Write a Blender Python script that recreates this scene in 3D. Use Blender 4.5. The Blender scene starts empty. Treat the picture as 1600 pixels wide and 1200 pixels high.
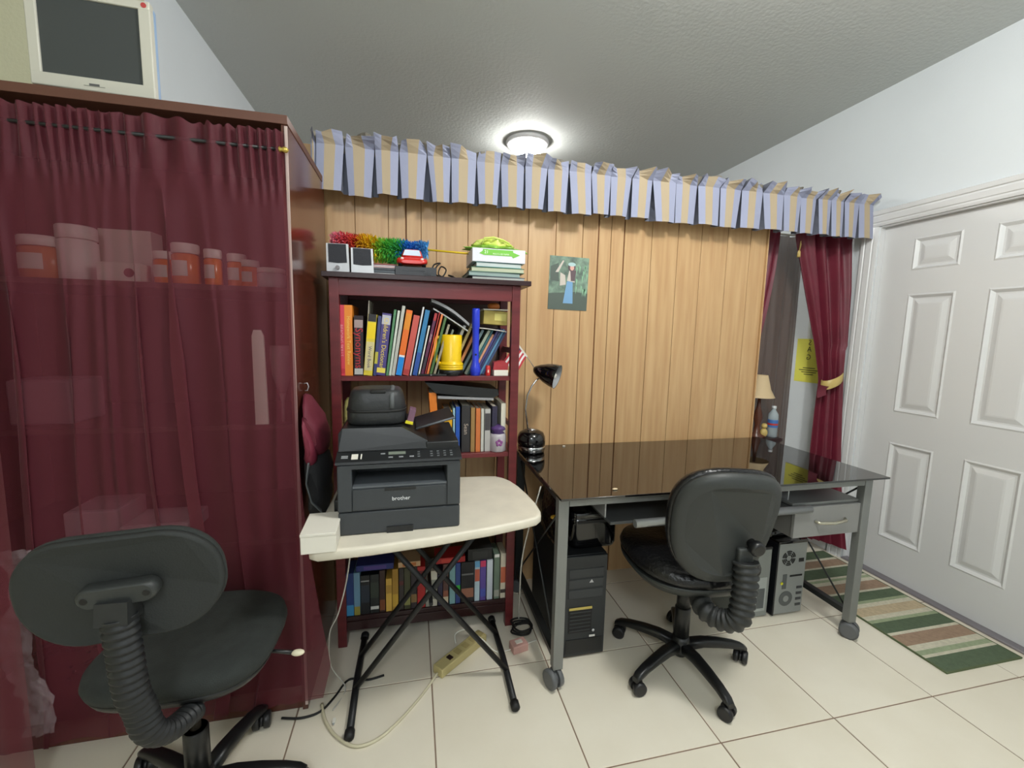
import bpy, bmesh, math, random
from mathutils import Vector, Matrix, noise
random.seed(7)
PI = math.pi
SC = bpy.context.scene
COL = SC.collection

# ------------------------------------------------------------------ camera
CAM = Vector((-0.065, -1.093, 1.338))
YAW, PIT, ROL, FPX = 0.2271, 0.1171, 0.0226, 673.9
_F = Vector((math.sin(YAW)*math.cos(PIT), math.cos(YAW)*math.cos(PIT), -math.sin(PIT)))
_R = Vector((math.cos(YAW), -math.sin(YAW), 0)); _U = _R.cross(_F)
_R2 = _R*math.cos(ROL) + _U*math.sin(ROL); _U2 = -_R*math.sin(ROL) + _U*math.cos(ROL)
cd = bpy.data.cameras.new('camera'); cam = bpy.data.objects.new('camera', cd); COL.objects.link(cam)
cd.sensor_fit = 'HORIZONTAL'; cd.sensor_width = 36; cd.lens = FPX*36/1600; cd.clip_start = .02
cam.matrix_world = Matrix(((_R2.x, _U2.x, -_F.x, CAM.x), (_R2.y, _U2.y, -_F.y, CAM.y), (_R2.z, _U2.z, -_F.z, CAM.z), (0, 0, 0, 1)))
SC.camera = cam

def at(u, v, ax, val):
    """point of the plane axis=val that the photo shows at pixel (u, v)"""
    d = _F + _R2*((u-800)/FPX) - _U2*((v-600)/FPX)
    return CAM + d*((val-CAM[ax])/d[ax])

# ------------------------------------------------------------------ light, world, exposure
w = bpy.data.worlds.new('world'); SC.world = w; w.use_nodes = True
w.node_tree.nodes['Background'].inputs[0].default_value = (.75, .85, 1, 1)
w.node_tree.nodes['Background'].inputs[1].default_value = .35
SC.view_settings.view_transform = 'Standard'; SC.view_settings.look = 'None'
SC.view_settings.gamma = 1; SC.view_settings.use_curve_mapping = False
SC.view_settings.exposure = 0.13

def area_lamp(name, loc, size, power, color=(1, 1, 1), rot=(0, 0, 0)):
    l = bpy.data.lights.new(name, 'AREA'); l.shape = 'DISK'; l.size = size; l.energy = power; l.color = color
    o = bpy.data.objects.new(name, l); COL.objects.link(o); o.location = loc; o.rotation_euler = rot
    return o
def globe_lamp(name, loc, r, power, color):
    l = bpy.data.lights.new(name, 'POINT'); l.shadow_soft_size = r; l.energy = power; l.color = color
    o = bpy.data.objects.new(name, l); COL.objects.link(o); o.location = loc; return o
globe_lamp('room_lamp', (0.95, -0.45, 2.56), .12, 62, (1, .985, .95))
globe_lamp('rear_fill_light', (-.3, -2.4, 2.50), .25, 58, (.93, .97, 1))  # added fill light behind the camera to brighten the room, no fixture there

# ------------------------------------------------------------------ materials
def lin(c):
    r = []
    for x in c[:3]:
        x = x/255
        r.append(x/12.92 if x <= .04045 else ((x+.055)/1.055)**2.4)
    return (*r, 1)
_M = {}
def mat(name, c, rough=.5, metal=0, spec=.5, var=0, vscale=8, bump=0, bscale=60, stretch=None, emit=0, alpha=1, trans=0, c2=None, coat=0):
    key = name
    if key in _M: return _M[key]
    m = bpy.data.materials.new(name); m.use_nodes = True; nt = m.node_tree; N = nt.nodes; L = nt.links
    b = N['Principled BSDF']
    b.inputs['Base Color'].default_value = lin(c); b.inputs['Roughness'].default_value = rough
    b.inputs['Metallic'].default_value = metal; b.inputs['Specular IOR Level'].default_value = spec
    b.inputs['Coat Weight'].default_value = coat
    if trans: b.inputs['Transmission Weight'].default_value = trans
    if alpha < 1: b.inputs['Alpha'].default_value = alpha
    if emit:
        b.inputs['Emission Color'].default_value = lin(c); b.inputs['Emission Strength'].default_value = emit
    tc = N.new('ShaderNodeTexCoord'); mp = N.new('ShaderNodeMapping'); L.new(tc.outputs['Object'], mp.inputs[0])
    if stretch: mp.inputs['Scale'].default_value = stretch
    if var or c2:
        oi = N.new('ShaderNodeObjectInfo'); ad = N.new('ShaderNodeVectorMath'); ad.operation = 'ADD'
        ml = N.new('ShaderNodeMath'); ml.operation = 'MULTIPLY'; ml.inputs[1].default_value = 37
        L.new(oi.outputs['Random'], ml.inputs[0]); L.new(mp.outputs[0], ad.inputs[0]); L.new(ml.outputs[0], ad.inputs[1])
        nz = N.new('ShaderNodeTexNoise'); nz.inputs['Scale'].default_value = vscale; nz.inputs['Detail'].default_value = 5
        L.new(ad.outputs[0], nz.inputs[0])
        cr = N.new('ShaderNodeValToRGB'); cr.color_ramp.elements[0].position = .32; cr.color_ramp.elements[1].position = .68
        if c2: a, d = lin(c), lin(c2)
        else:
            a = tuple(x*(1-var) for x in lin(c)[:3])+(1,); d = tuple(min(1, x*(1+var)) for x in lin(c)[:3])+(1,)
        cr.color_ramp.elements[0].color = a; cr.color_ramp.elements[1].color = d
        L.new(nz.outputs[0], cr.inputs[0]); L.new(cr.outputs[0], b.inputs['Base Color'])
    if bump:
        n2 = N.new('ShaderNodeTexNoise'); n2.inputs['Scale'].default_value = bscale; n2.inputs['Detail'].default_value = 3
        L.new(mp.outputs[0], n2.inputs[0]); bp = N.new('ShaderNodeBump'); bp.inputs['Strength'].default_value = bump; bp.inputs['Distance'].default_value = .01
        L.new(n2.outputs[0], bp.inputs['Height']); L.new(bp.outputs[0], b.inputs['Normal'])
    _M[key] = m; return m
def flat(c, rough=.5, **k):
    return mat('paint_%d_%d_%d_%d' % (c[0], c[1], c[2], int(rough*100)), c, rough, **k)
def sheer(name, c, opaque, rough=.55):
    if name in _M: return _M[name]
    m = bpy.data.materials.new(name); m.use_nodes = True; nt = m.node_tree; N = nt.nodes; L = nt.links
    b = N['Principled BSDF']; b.inputs['Base Color'].default_value = lin(c); b.inputs['Roughness'].default_value = rough
    b.inputs['Sheen Weight'].default_value = .25
    tl = N.new('ShaderNodeBsdfTranslucent'); tl.inputs[0].default_value = lin(c)
    tr = N.new('ShaderNodeBsdfTransparent'); tr.inputs[0].default_value = tuple(.72+.28*x for x in lin(c)[:3])+(1,)
    m1 = N.new('ShaderNodeMixShader'); m1.inputs[0].default_value = .25; L.new(b.outputs[0], m1.inputs[1]); L.new(tl.outputs[0], m1.inputs[2])
    m2 = N.new('ShaderNodeMixShader'); m2.inputs[0].default_value = 1-opaque; L.new(m1.outputs[0], m2.inputs[1]); L.new(tr.outputs[0], m2.inputs[2])
    L.new(m2.outputs[0], N['Material Output'].inputs[0]); _M[name] = m; return m

WHITE = mat('white_wall_paint', (218, 224, 228), .6, var=.02, vscale=2, bump=.06, bscale=90)
YWALL = mat('cream_wall_paint', (206, 204, 176), .7, bump=.12, bscale=90)
CEIL = mat('textured_ceiling_paint', (198, 202, 200), .75, bump=.2, bscale=55)
GLOSSW = mat('white_gloss_paint', (222, 223, 224), .32, bump=.02, bscale=14)
TILE = mat('cream_ceramic_tile', (230, 222, 203), .2, c2=(238, 231, 214), vscale=3, spec=.4)
GROUT = mat('brown_grout', (140, 118, 100), .9)
WOOD = mat('golden_wood_panel', (190, 150, 105), .42, c2=(206, 170, 124), vscale=2.6, stretch=(14, 14, .9), bump=.03, bscale=30)
WOODJ = mat('panel_joint', (128, 84, 46), .6)
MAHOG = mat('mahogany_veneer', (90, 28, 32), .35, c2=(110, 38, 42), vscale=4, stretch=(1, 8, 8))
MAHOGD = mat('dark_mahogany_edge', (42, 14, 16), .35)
CABSIDE = mat('cabinet_laminate', (84, 42, 30), .16, c2=(96, 50, 36), vscale=3, stretch=(6, 6, 1), spec=.8)
CABTOP = mat('cabinet_top_edge', (98, 62, 48), .5)
CABIN = mat('cabinet_inside', (62, 34, 30), .6)
BLK = mat('black_plastic', (24, 25, 26), .35)
BLKG = mat('black_gloss', (10, 10, 12), .08, coat=.5)
BLKR = mat('black_rubber', (18, 18, 19), .6)
CHSHELL = mat('chair_shell_plastic', (50, 53, 52), .5, bump=.05, bscale=200)
CHFAB = mat('chair_fabric', (42, 46, 44), .9, bump=.3, bscale=400, var=.15, vscale=30)
LEATH = mat('black_cracked_leather', (16, 16, 18), .3, bump=.35, bscale=70)
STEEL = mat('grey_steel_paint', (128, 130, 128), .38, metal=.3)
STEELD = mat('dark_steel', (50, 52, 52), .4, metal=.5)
CHROME = mat('chrome', (200, 200, 200), .18, metal=1)
SILV = mat('silver_plastic', (190, 192, 195), .35, metal=.5)
PLASTW = mat('white_plastic', (228, 226, 215), .4)
TABLEW = mat('table_top_plastic', (222, 215, 198), .45, var=.05, vscale=14, bump=.03, bscale=80)
PRN = mat('printer_grey', (56, 60, 64), .45, bump=.03, bscale=300)
PRND = mat('printer_dark', (27, 29, 31), .4)
PAPER = mat('paper', (226, 222, 210), .8)
PAGES = mat('book_pages', (214, 208, 190), .85, stretch=(1, 1, 1), var=.06, vscale=90)
MAROON = sheer('maroon_sheer', (122, 42, 58), .55)
MAROONS = mat('maroon_satin', (104, 24, 44), .5, var=.12, vscale=9)
BROWNSH = sheer('brown_sheer', (88, 60, 46), .78)
GLASSTOP = mat('black_glass', (14, 12, 12), .025, spec=1.0, coat=.25)
SEMI = mat('clear_plastic_film', (210, 195, 200), .25, alpha=.22)

# ------------------------------------------------------------------ mesh helpers
class B:
    """bmesh collector: boxes, tubes, lathes, prisms -> ONE object"""
    def __init__(s): s.bm = bmesh.new(); s.mi = 0; s.smooth = False
    def _fin(s, vs, T=None, smooth=None):
        if T is not None:
            for v in vs: v.co = T @ v.co
    def box(s, c, d, T=None, bev=0, seg=2, mi=None):
        x, y, z = d[0]/2, d[1]/2, d[2]/2
        vs = [s.bm.verts.new((c[0]+a*x, c[1]+b*y, c[2]+e*z)) for a in (-1, 1) for b in (-1, 1) for e in (-1, 1)]
        fs = [s.bm.faces.new([vs[i] for i in q]) for q in ((0, 1, 3, 2), (4, 6, 7, 5), (0, 4, 5, 1), (2, 3, 7, 6), (0, 2, 6, 4), (1, 5, 7, 3))]
        for f in fs: f.material_index = s.mi if mi is None else mi
        if bev:
            es = list({e for f in fs for e in f.edges})
            r = bmesh.ops.bevel(s.bm, geom=es, offset=bev, segments=seg, profile=.5, affect='EDGES')
            allv = set(vs) | {v for f in r['faces'] for v in f.verts}
            allv = [v for v in allv if v.is_valid]
            m = s.mi if mi is None else mi
            for f in r['faces']: f.material_index = m; f.smooth = True
            if T is not None: s._fin(allv, T)
        elif T is not None: s._fin(vs, T)
        return s
    def rng(s, p0, p1, **k):
        return s.box([(p0[i]+p1[i])/2 for i in range(3)], [abs(p1[i]-p0[i]) for i in range(3)], **k)
    def rings(s, R, cap0=True, cap1=True, close=True, smooth=True, mi=None, T=None):
        m = s.mi if mi is None else mi
        V = [[s.bm.verts.new(T @ Vector(p) if T is not None else p) for p in r] for r in R]
        n = len(R[0])
        for a, b in zip(V, V[1:]):
            for i in range(n if close else n-1):
                j = (i+1) % n
                try: f = s.bm.faces.new((a[i], a[j], b[j], b[i])); f.smooth = smooth; f.material_index = m
                except ValueError: pass
        if cap0: f = s.bm.faces.new(V[0][::-1]); f.material_index = m
        if cap1: f = s.bm.faces.new(V[-1]); f.material_index = m
        return s
    def lathe(s, prof, c=(0, 0, 0), n=20, T=None, mi=None, cap=True):
        R = [[(c[0]+r*math.cos(2*PI*i/n), c[1]+r*math.sin(2*PI*i/n), c[2]+z) for i in range(n)] for r, z in prof]
        return s.rings(R, cap, cap, T=T, mi=mi)
    def cyl(s, a, b, r, n=14, r2=None, mi=None, smooth=True):
        return s.tube([a, b], [r, r if r2 is None else r2], n, mi=mi)
    def tube(s, pts, rad, n=10, flatk=1.0, up=None, mi=None, cap=True, sq=False):
        pts = [Vector(p) for p in pts]; R = []
        if not isinstance(rad, (list, tuple)): rad = [rad]*len(pts)
        nrm = None
        for i, p in enumerate(pts):
            t = (pts[min(i+1, len(pts)-1)]-pts[max(i-1, 0)]).normalized()
            if nrm is None:
                nrm = Vector(up) if up else (Vector((0, 0, 1)) if abs(t.z) < .9 else Vector((0, 1, 0)))
            nrm = (nrm - t*nrm.dot(t)).normalized(); bi = t.cross(nrm)
            if sq:
                r = rad[i]; R.append([p+bi*(a*r*flatk)+nrm*(b*r) for a, b in ((-1, -1), (1, -1), (1, 1), (-1, 1))])
            else:
                R.append([p+bi*(math.cos(2*PI*k/n)*rad[i]*flatk)+nrm*(math.sin(2*PI*k/n)*rad[i]) for k in range(n)])
        return s.rings(R, cap, cap, smooth=not sq, mi=mi)
    def prism(s, poly, a0, a1, ax=2, mi=None, T=None, smooth=False):
        def P(p, h):
            return (p[0], p[1], h) if ax == 2 else ((p[0], h, p[1]) if ax == 1 else (h, p[0], p[1]))
        return s.rings([[P(p, a0) for p in poly], [P(p, a1) for p in poly]], smooth=smooth, mi=mi, T=T)
    def grid(s, f, nu, nv, mi=None, smooth=True):
        V = [[s.bm.verts.new(f(i/nu, j/nv)) for i in range(nu+1)] for j in range(nv+1)]
        for j in range(nv):
            for i in range(nu):
                q = s.bm.faces.new((V[j][i], V[j][i+1], V[j+1][i+1], V[j+1][i])); q.smooth = smooth
                q.material_index = (mi(i, j) if callable(mi) else (s.mi if mi is None else mi))
        return s
    def sphere(s, c, r, n=16, m=10, sc=(1, 1, 1), mi=None, T=None):
        R = []
        for j in range(1, m):
            a = PI*j/m
            R.append([(c[0]+r*sc[0]*math.sin(a)*math.cos(2*PI*i/n), c[1]+r*sc[1]*math.sin(a)*math.sin(2*PI*i/n), c[2]-r*sc[2]*math.cos(a)) for i in range(n)])
        return s.rings(R, mi=mi, T=T)
    def build(s, name, mats, parent=None, loc=None, rotz=0, fixn=True):
        if fixn: bmesh.ops.recalc_face_normals(s.bm, faces=s.bm.faces[:])
        me = bpy.data.meshes.new(name); s.bm.to_mesh(me); s.bm.free()
        for m in (mats if isinstance(mats, (list, tuple)) else [mats]): me.materials.append(m)
        o = bpy.data.objects.new(name, me); COL.objects.link(o)
        if parent: o.parent = parent
        if loc: o.location = loc
        if rotz: o.rotation_euler = (0, 0, rotz)
        return o
def tag(o, label=None, cat=None, group=None, kind=None):
    if label: o['label'] = label
    if cat: o['category'] = cat
    if group: o['group'] = group
    if kind: o['kind'] = kind
    return o
def empty(name, loc, label, cat, rotz=0, group=None, rot=None):
    o = bpy.data.objects.new(name, None); COL.objects.link(o); o.empty_display_size = .05
    o.location = loc; o.rotation_euler = rot if rot else (0, 0, rotz)
    return tag(o, label, cat, group)
def box1(name, c, d, m, parent=None, bev=0, **k): return B().box(c, d, bev=bev, **k).build(name, m, parent)
def text(name, s, size, m, parent, loc, rot, ext=.0003, align='CENTER', sx=1):
    cu = bpy.data.curves.new(name, 'FONT'); cu.body = s; cu.size = size; cu.extrude = ext; cu.align_x = align; cu.align_y = 'CENTER'; cu.resolution_u = 2
    o = bpy.data.objects.new(name, cu); COL.objects.link(o)
    dg = bpy.context.evaluated_depsgraph_get(); me = bpy.data.meshes.new_from_object(o.evaluated_get(dg))
    bpy.data.objects.remove(o); bpy.data.curves.remove(cu)
    me.materials.clear(); me.materials.append(m)
    q = bpy.data.objects.new(name, me); COL.objects.link(q); q.parent = parent; q.location = loc; q.rotation_euler = rot; q.scale = (sx, 1, 1)
    return q
def rot_x(a): return Matrix.Rotation(a, 4, 'X')
def superell(a, b, n, k=32, flat_back=0):
    r = []
    for i in range(k):
        t = 2*PI*i/k; c, s_ = math.cos(t), math.sin(t)
        r.append((a*math.copysign(abs(c)**(2/n), c), b*math.copysign(abs(s_)**(2/n), s_)))
    return r
def rrect(w, h, r, k=6):
    P = []
    for cx, cy, a0 in ((w/2-r, h/2-r, 0), (-w/2+r, h/2-r, PI/2), (-w/2+r, -h/2+r, PI), (w/2-r, -h/2+r, 3*PI/2)):
        for i in range(k+1):
            a = a0+PI/2*i/k; P.append((cx+r*math.cos(a), cy+r*math.sin(a)))
    return P

# ================================================================== SETTING
CZ = 2.744; YP = 1.05; XR = 2.525; XL = -1.065; S = .465
fl = B().rng((-2.4, -3.3, -.06), (2.70, 5.2, -.002)).build('floor', GROUT); tag(fl, kind='structure')
tm = None
for i in range(-6, 6):
    for j in range(-7, 11):
        x0, x1 = max(i*S, -2.4), min((i+1)*S, 2.56)
        if x1-x0 < S-.001:
            if x1-x0 < .03: continue
            o = B().rng((x0+.002, j*S+.0022, -.006), (x1-.0022, (j+1)*S-.0022, 0), bev=.0012, seg=1).build('tile', TILE, fl); continue
        if tm is None:
            o = B().box((0, 0, -.003), (S-.0044, S-.0044, .006), bev=.0012, seg=1).build('tile', TILE, fl); tm = o.data
        else:
            o = bpy.data.objects.new('tile', tm); COL.objects.link(o); o.parent = fl
        o.location = ((i+.5)*S, (j+.5)*S, 0)
tag(B().rng((-2.5, -3.4, CZ), (2.75, 5.3, CZ+.1)).build('ceiling', CEIL), kind='structure')
tag(B().rng((XL-.1, 1.0, 0), (XL, 5.2, CZ)).build('wall_left', WHITE), kind='structure')
tag(B().rng((-2.4, .98, 0), (XL, 1.0, CZ)).rng((-2.4, 1.0, 0), (XL-.1, 1.08, CZ)).build('wall_alcove', YWALL), kind='structure')
tag(B().rng((-2.5, -3.3, 0), (-2.4, 1.08, CZ)).build('wall_far_left', YWALL), kind='structure')
tag(B().rng((-2.5, -3.4, 0), (2.7, -3.3, CZ)).build('wall_rear', WHITE), kind='structure')
tag(B().rng((XL-.1, 5.2, 0), (2.7, 5.3, CZ)).build('wall_far', WHITE), kind='structure')
DY0, DY1, DZ = .035, .915, 1.985
tag(B().rng((XR, -3.3, 0), (XR+.14, DY0, CZ)).rng((XR, DY1, 0), (XR+.14, 5.2, CZ)).rng((XR, DY0, DZ), (XR+.14, DY1, CZ)).build('wall_right', WHITE), kind='structure')
tag(B().rng((XR-.012, 1.02, 0), (XR-.0005, 5.1, .09), bev=.003).build('baseboard_right', GLOSSW), kind='structure')

# door with six raised panels
door = B()
XD = 2.56
cols = [(.755, .54), (.413, .198)]; rows = [(1.893, 1.722), (1.597, .95), (.778, .224)]
ys = sorted({DY0+.004, DY1-.004, *[v for c in cols for v in c]}); zs = sorted({.012, DZ-.006, *[v for r in rows for v in r]})
def is_panel(y0, y1, z0, z1):
    return any(abs(y1-c[0]) < 1e-6 and abs(y0-c[1]) < 1e-6 for c in cols) and any(abs(z1-r[0]) < 1e-6 and abs(z0-r[1]) < 1e-6 for r in rows)
for y0, y1 in zip(ys, ys[1:]):
    for z0, z1 in zip(zs, zs[1:]):
        if not is_panel(y0, y1, z0, z1): door.rng((XD, y0, z0), (XD+.035, y1, z1))
door = door.build('door_1', GLOSSW); tag(door, kind='structure')
def ringpan(y0, y1, z0, z1, parent):
    b = B(); R = []
    for ins, x in ((0, XD), (.008, XD-.004), (.014, XD+.001), (.022, XD+.009), (.03, XD+.009), (.052, XD+.001), (.06, XD)):
        R.append([(x, y0+ins, z0+ins), (x, y1-ins, z0+ins), (x, y1-ins, z1-ins), (x, y0+ins, z1-ins)])
    b.rings(R, cap0=False, smooth=False); return b.build('door_panel', GLOSSW, parent)
for c in cols:
    for r in rows: ringpan(c[1], c[0], r[1], r[0], door)
B().rng((XR-.01, DY0, 0), (XD+.04, DY1, .011), bev=.003).build('threshold', mat('threshold_metal', (150, 145, 150), .4, metal=.6), door)
B().sphere((XD-.05, DY0+.07, .92), .028).cyl((XD, DY0+.07, .92), (XD-.04, DY0+.07, .92), .012).build('door_handle', CHROME, door)
tr = bpy.data.objects.new('trim_1', None); COL.objects.link(tr); tag(tr, kind='structure')
def casing(name, poly_y, z0, z1): pass
def side_casing(y0, sgn):
    b = B()
    prof = [(0, .0), (0, .010), (.012, .014), (.02, .014), (.024, .018), (.05, .022), (.058, .020), (.062, .024), (.078, .024), (.082, .018), (.082, 0)]
    b.rings([[(XR-x, y0+sgn*t, z) for t, x in prof] for z in (0, DZ+.0)], smooth=False); return b.build('side_casing', GLOSSW, tr)
side_casing(DY1+.004, 1); side_casing(DY0-.004, -1)
b = B(); prof = [(0, .0), (0, .010), (.012, .014), (.02, .014), (.024, .018), (.05, .022), (.058, .020), (.062, .026), (.082, .03), (.088, .018), (.088, 0)]
b.rings([[(XR-x, y, DZ+.002+t) for t, x in prof] for y in (DY0-.09, DY1+.09)], smooth=False).build('head_casing', GLOSSW, tr)
B().rng((XR+.001, DY1-.003, 0), (XD+.06, DY1+.012, DZ)).rng((XR+.001, DY0-.012, 0), (XD+.06, DY0+.003, DZ)).rng((XR+.001, DY0, DZ-.005), (XD+.06, DY1, DZ+.01)).build('door_jamb', GLOSSW, tr)

# wood panelled partition
PX1 = 1.895
part = B().rng((XL+.0, YP+.006, 0), (PX1, YP+.05, 2.14)).build('wall_partition', WOODJ); tag(part, kind='structure')
seams = [XL, -.95, -.80, -.66, -.56, -.449, -.319, -.173, -.094, -.025, .046, .196, .345, .497, .641, .785, .871, .942, 1.016, 1.176, 1.332, 1.476, 1.641, 1.789, PX1]
darks = {-.094, .871, 1.016}
for a, c in zip(seams, seams[1:]):
    g0 = .0035 if a in darks else .0012; g1 = .0035 if c in darks else .0012
    B().rng((a+g0, YP, .0), (c-g1, YP+.0058, 2.139), bev=.0012, seg=1).build('panel', WOOD, part)
box1('end_trim', (PX1+.004, YP+.02, 1.06), (.007, .06, 2.12), WOOD, part)

# ------------------------------------------------------------------ ceiling light (behind the partition)
t = empty('ceiling_light', (.765, 2.17, CZ), 'glowing round flush ceiling light above the pleated valance', 'ceiling light')
B().lathe([(.05, 0), (.155, 0), (.16, -.012), (.15, -.028), (.12, -.03)], n=40, cap=False).build('rim', GLOSSW, t)
GL = mat('lamp_glass_glow', (255, 253, 248), .4, emit=110)
B().lathe([(.128, -.024), (.125, -.045), (.11, -.065), (.08, -.08), (.04, -.087), (.004, -.089)], n=36).build('diffuser', GL, t)

# ------------------------------------------------------------------ wardrobe with sheer curtain
CY0, CY1, CX0, CX1, CH = .41, .965, -1.50, -.432, 1.972
cab = empty('wardrobe', ((CX0+CX1)/2, (CY0+CY1)/2, 0), 'tall brown wardrobe with open front hung with maroon curtains', 'wardrobe')
def cb(name, p0, p1, m, bev=.0015):
    L = cab.location
    return B().rng([p0[i]-L[i] for i in range(3)], [p1[i]-L[i] for i in range(3)], bev=bev).build(name, m, cab)
cb('side_panel', (CX1-.018, CY0, .0), (CX1, CY1, CH-.02), CABSIDE); cb('side_panel', (CX0, CY0, 0), (CX0+.018, CY1, CH-.02), CABSIDE)
cb('top_panel', (CX0, CY0-.006, CH-.026), (CX1+.002, CY1, CH), CABTOP)
cb('back_panel', (CX0+.018, CY1-.008, .06), (CX1-.018, CY1, CH-.026), CABIN)
cb('bottom_panel', (CX0+.018, CY0+.01, .0), (CX1-.018, CY1-.008, .085), CABSIDE)
cb('edge_strip', (CX1-.008, CY0-.003, .02), (CX1+.0005, CY0, CH-.03), mat('pale_edge_banding', (196, 176, 168), .5), bev=.0005)
for z in (1.468, 1.02, .62): cb('shelf', (CX0+.018, CY0+.045, z-.018), (CX1-.018, CY1-.008, z), CABIN)
rod = empty('curtain_rod', ((CX0+CX1)/2, CY0-.018, 1.868), 'thin gold-tipped curtain rod across the wardrobe front', 'curtain rod')
B().cyl((CX0+.03-rod.location.x, 0, 0), (CX1-.02-rod.location.x, 0, 0), .005).build('rod', STEELD, rod)
fx = CX1-.012-rod.location.x
B().tube([(fx-.012, 0, 0), (fx-.006, 0, 0), (fx, 0, 0), (fx+.006, 0, 0), (fx+.013, 0, 0), (fx+.018, 0, 0)], [.004, .009, .005, .009, .008, .002], 12).build('finial', mat('gold', (205, 180, 90), .3, metal=.7), rod)

def folds(x, seedv, amp):
    q_ = math.sin(x*17+seedv)+.55*math.sin(x*41+seedv*2.1+1.5*math.sin(x*9))+.3*math.sin(x*73+seedv*.7)
    return amp*math.copysign(abs(q_)**.75, q_)
def fold_xy(u, v, n, W, A, seedv, amp):
    """cloth that doubles back on itself: x offset and y offset"""
    ph = 2*PI*(n*u+.35*math.sin(u*9+seedv)+.12*math.sin(v*4+u*11))
    k = .55+.45*math.sin(u*17+seedv*3)
    return A*k*math.sin(ph), amp*k*math.cos(ph)+amp*.35*math.sin(ph*2.3+v*3)
def curtA(u, v):   # v: 0 top .. 1 bottom
    z = 1.918-(1.918-.03)*v
    x0 = -1.45
    rt = -.437+.012*math.sin(v*3)+(max(0, v-.52)/.48)**1.6*.115
    if v > .92: rt -= (v-.92)/.08*.055; z += .03*(v-.92)/.08*u
    k = min(1, max(0, v-.03)*3)*min(1, (1-u)*14, u*14)
    dx, dy = fold_xy(u, v, 9, 1, .042, .8, .011)
    x = x0+(rt-x0)*u+dx*k+.012*math.sin(v*3.5+u*5)*k*(1-u)
    y = CY0-.030+dy*k
    if v < .055: y = CY0-.020+.009*math.sin(u*170+8*math.sin(u*13))+.003*math.sin(u*83); z += .005*math.sin(u*120+1+6*math.sin(u*23))
    elif v < .11:
        f_ = (.11-v)/.055; y = y*(1-f_)+f_*(CY0-.020+.009*math.sin(u*170+8*math.sin(u*13)))
    return (x, min(y, CY0-.006), z)
o = B().grid(curtA, 340, 60).build('curtain', MAROON, fixn=False)
tag(o, 'wide see-through maroon curtain hung across the wardrobe front', 'curtain')
def curtB(u, v):
    z = 1.90-(1.90-.006)*v
    x = -1.46+(.305+.035*v)*u
    y = CY0-.092+folds(x, 4.4+v*.7, .006+.010*v)-.03*v
    if v < .055: y = CY0-.050+.006*math.sin(u*90)
    return (x, y, z)
o = B().grid(curtB, 80, 50).build('curtain', MAROON, fixn=False)
tag(o, 'narrow maroon curtain at the far left edge reaching the floor', 'curtain')
# crumpled clear plastic at the left curtain
def wrapf(u, v):
    z = .70-.58*v; x = -1.20+.075*u+.02*math.sin(v*9)
    n_ = noise.noise(Vector((u*4, v*14, 1.7)))
    return (x+.012*n_, .335+.014*noise.noise(Vector((u*6, v*22, 4))), z)
o = B().grid(wrapf, 16, 60).build('plastic_bag', SEMI, fixn=False); tag(o, 'crumpled clear plastic film hanging in front of the left curtain', 'plastic bag')

# things on the wardrobe shelf behind the curtain
ORG = mat('amber_bottle', (240, 130, 30), .2); WCAP = mat('white_cap', (238, 232, 225), .4)
def pillbottle(px, w, top, label, base=445, Y=.56, body=ORG, white=False):
    p = at(px, base, 1, Y); r = w/2*p_scale(Y); h = (base-top)*p_scale(Y)
    t = empty('pill_bottle' if not white else 'jar', (p.x, Y, 1.468), label, 'bottle' if not white else 'jar', group='bottles and jars on the wardrobe shelf')
    B().lathe([(r*.96, 0), (r, .004), (r, h*.72), (r*.8, h*.76), (r*.8, h*.78)]).build('bottle_body', body, t)
    B().lathe([(r*.98, h*.76), (r*1.0, h*.77), (r*1.0, h*.98), (r*.93, h)]).build('cap', WCAP, t)
    if not white: B().grid(lambda u, v: (r*1.02*math.cos(-2.6+1.5*u), r*1.02*math.sin(-2.6+1.5*u), h*(.22+.36*v)), 8, 1).build('paper_label', PAPER, t)
def p_scale(Y): return (Y-CAM.y)/640.0
pillbottle(76, 46, 395, 'wide amber pill bottle, leftmost on the wardrobe shelf', body=mat('amber_pale', (205, 130, 70), .3))
pillbottle(127, 38, 380, 'tall white jar beside the leftmost amber bottle on the wardrobe shelf', white=True, body=WCAP)
pillbottle(262, 26, 404, 'short amber bottle right of the white boxes on the wardrobe shelf')
pillbottle(293, 30, 393, 'tallest amber pill bottle in the middle of the wardrobe shelf')
pillbottle(335, 20, 398, 'slim amber pill bottle near the shelf middle behind the curtain fold')
pillbottle(372, 22, 402, 'left one of the two small amber bottles near the wardrobe right side')
pillbottle(392, 22, 409, 'right one of the two small amber bottles near the wardrobe right side')
pillbottle(425, 34, 418, 'squat white jar at the right end of the wardrobe shelf', white=True, body=mat('milky_jar', (205, 200, 200), .3))
bx_ = empty('medicine_box', (at(190, 445, 1, .52).x, .54, 1.468), 'small white medicine box lying low on the wardrobe shelf', 'box')
box1('carton', (0, 0, .03), (.115, .06, .06), PAPER, bx_, bev=.001); B().cyl((.028, -.031, .03), (.028, -.0305, .03), .014).build('logo_dot', flat((120, 60, 70)), bx_)
bx_ = empty('medicine_box', (at(205, 445, 1, .64).x, .66, 1.468), 'tall white carton behind the low medicine box in the wardrobe', 'box')
box1('carton', (0, 0, .09), (.15, .07, .18), PAPER, bx_, bev=.002)
b = B(); p = at(411, 660, 1, .47)
b.prism([(-.018, -.16), (.02, -.16), (.016, .13), (.008, .15), (-.012, .15), (-.018, .13), (-.010, .13), (-.006, .135), (.004, .135), (.007, .06), (-.012, .06), (-.012, .13), (-.018, .13)][:13:1][:6]+[(-.018, .0)], -.006, .006, ax=1)
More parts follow.
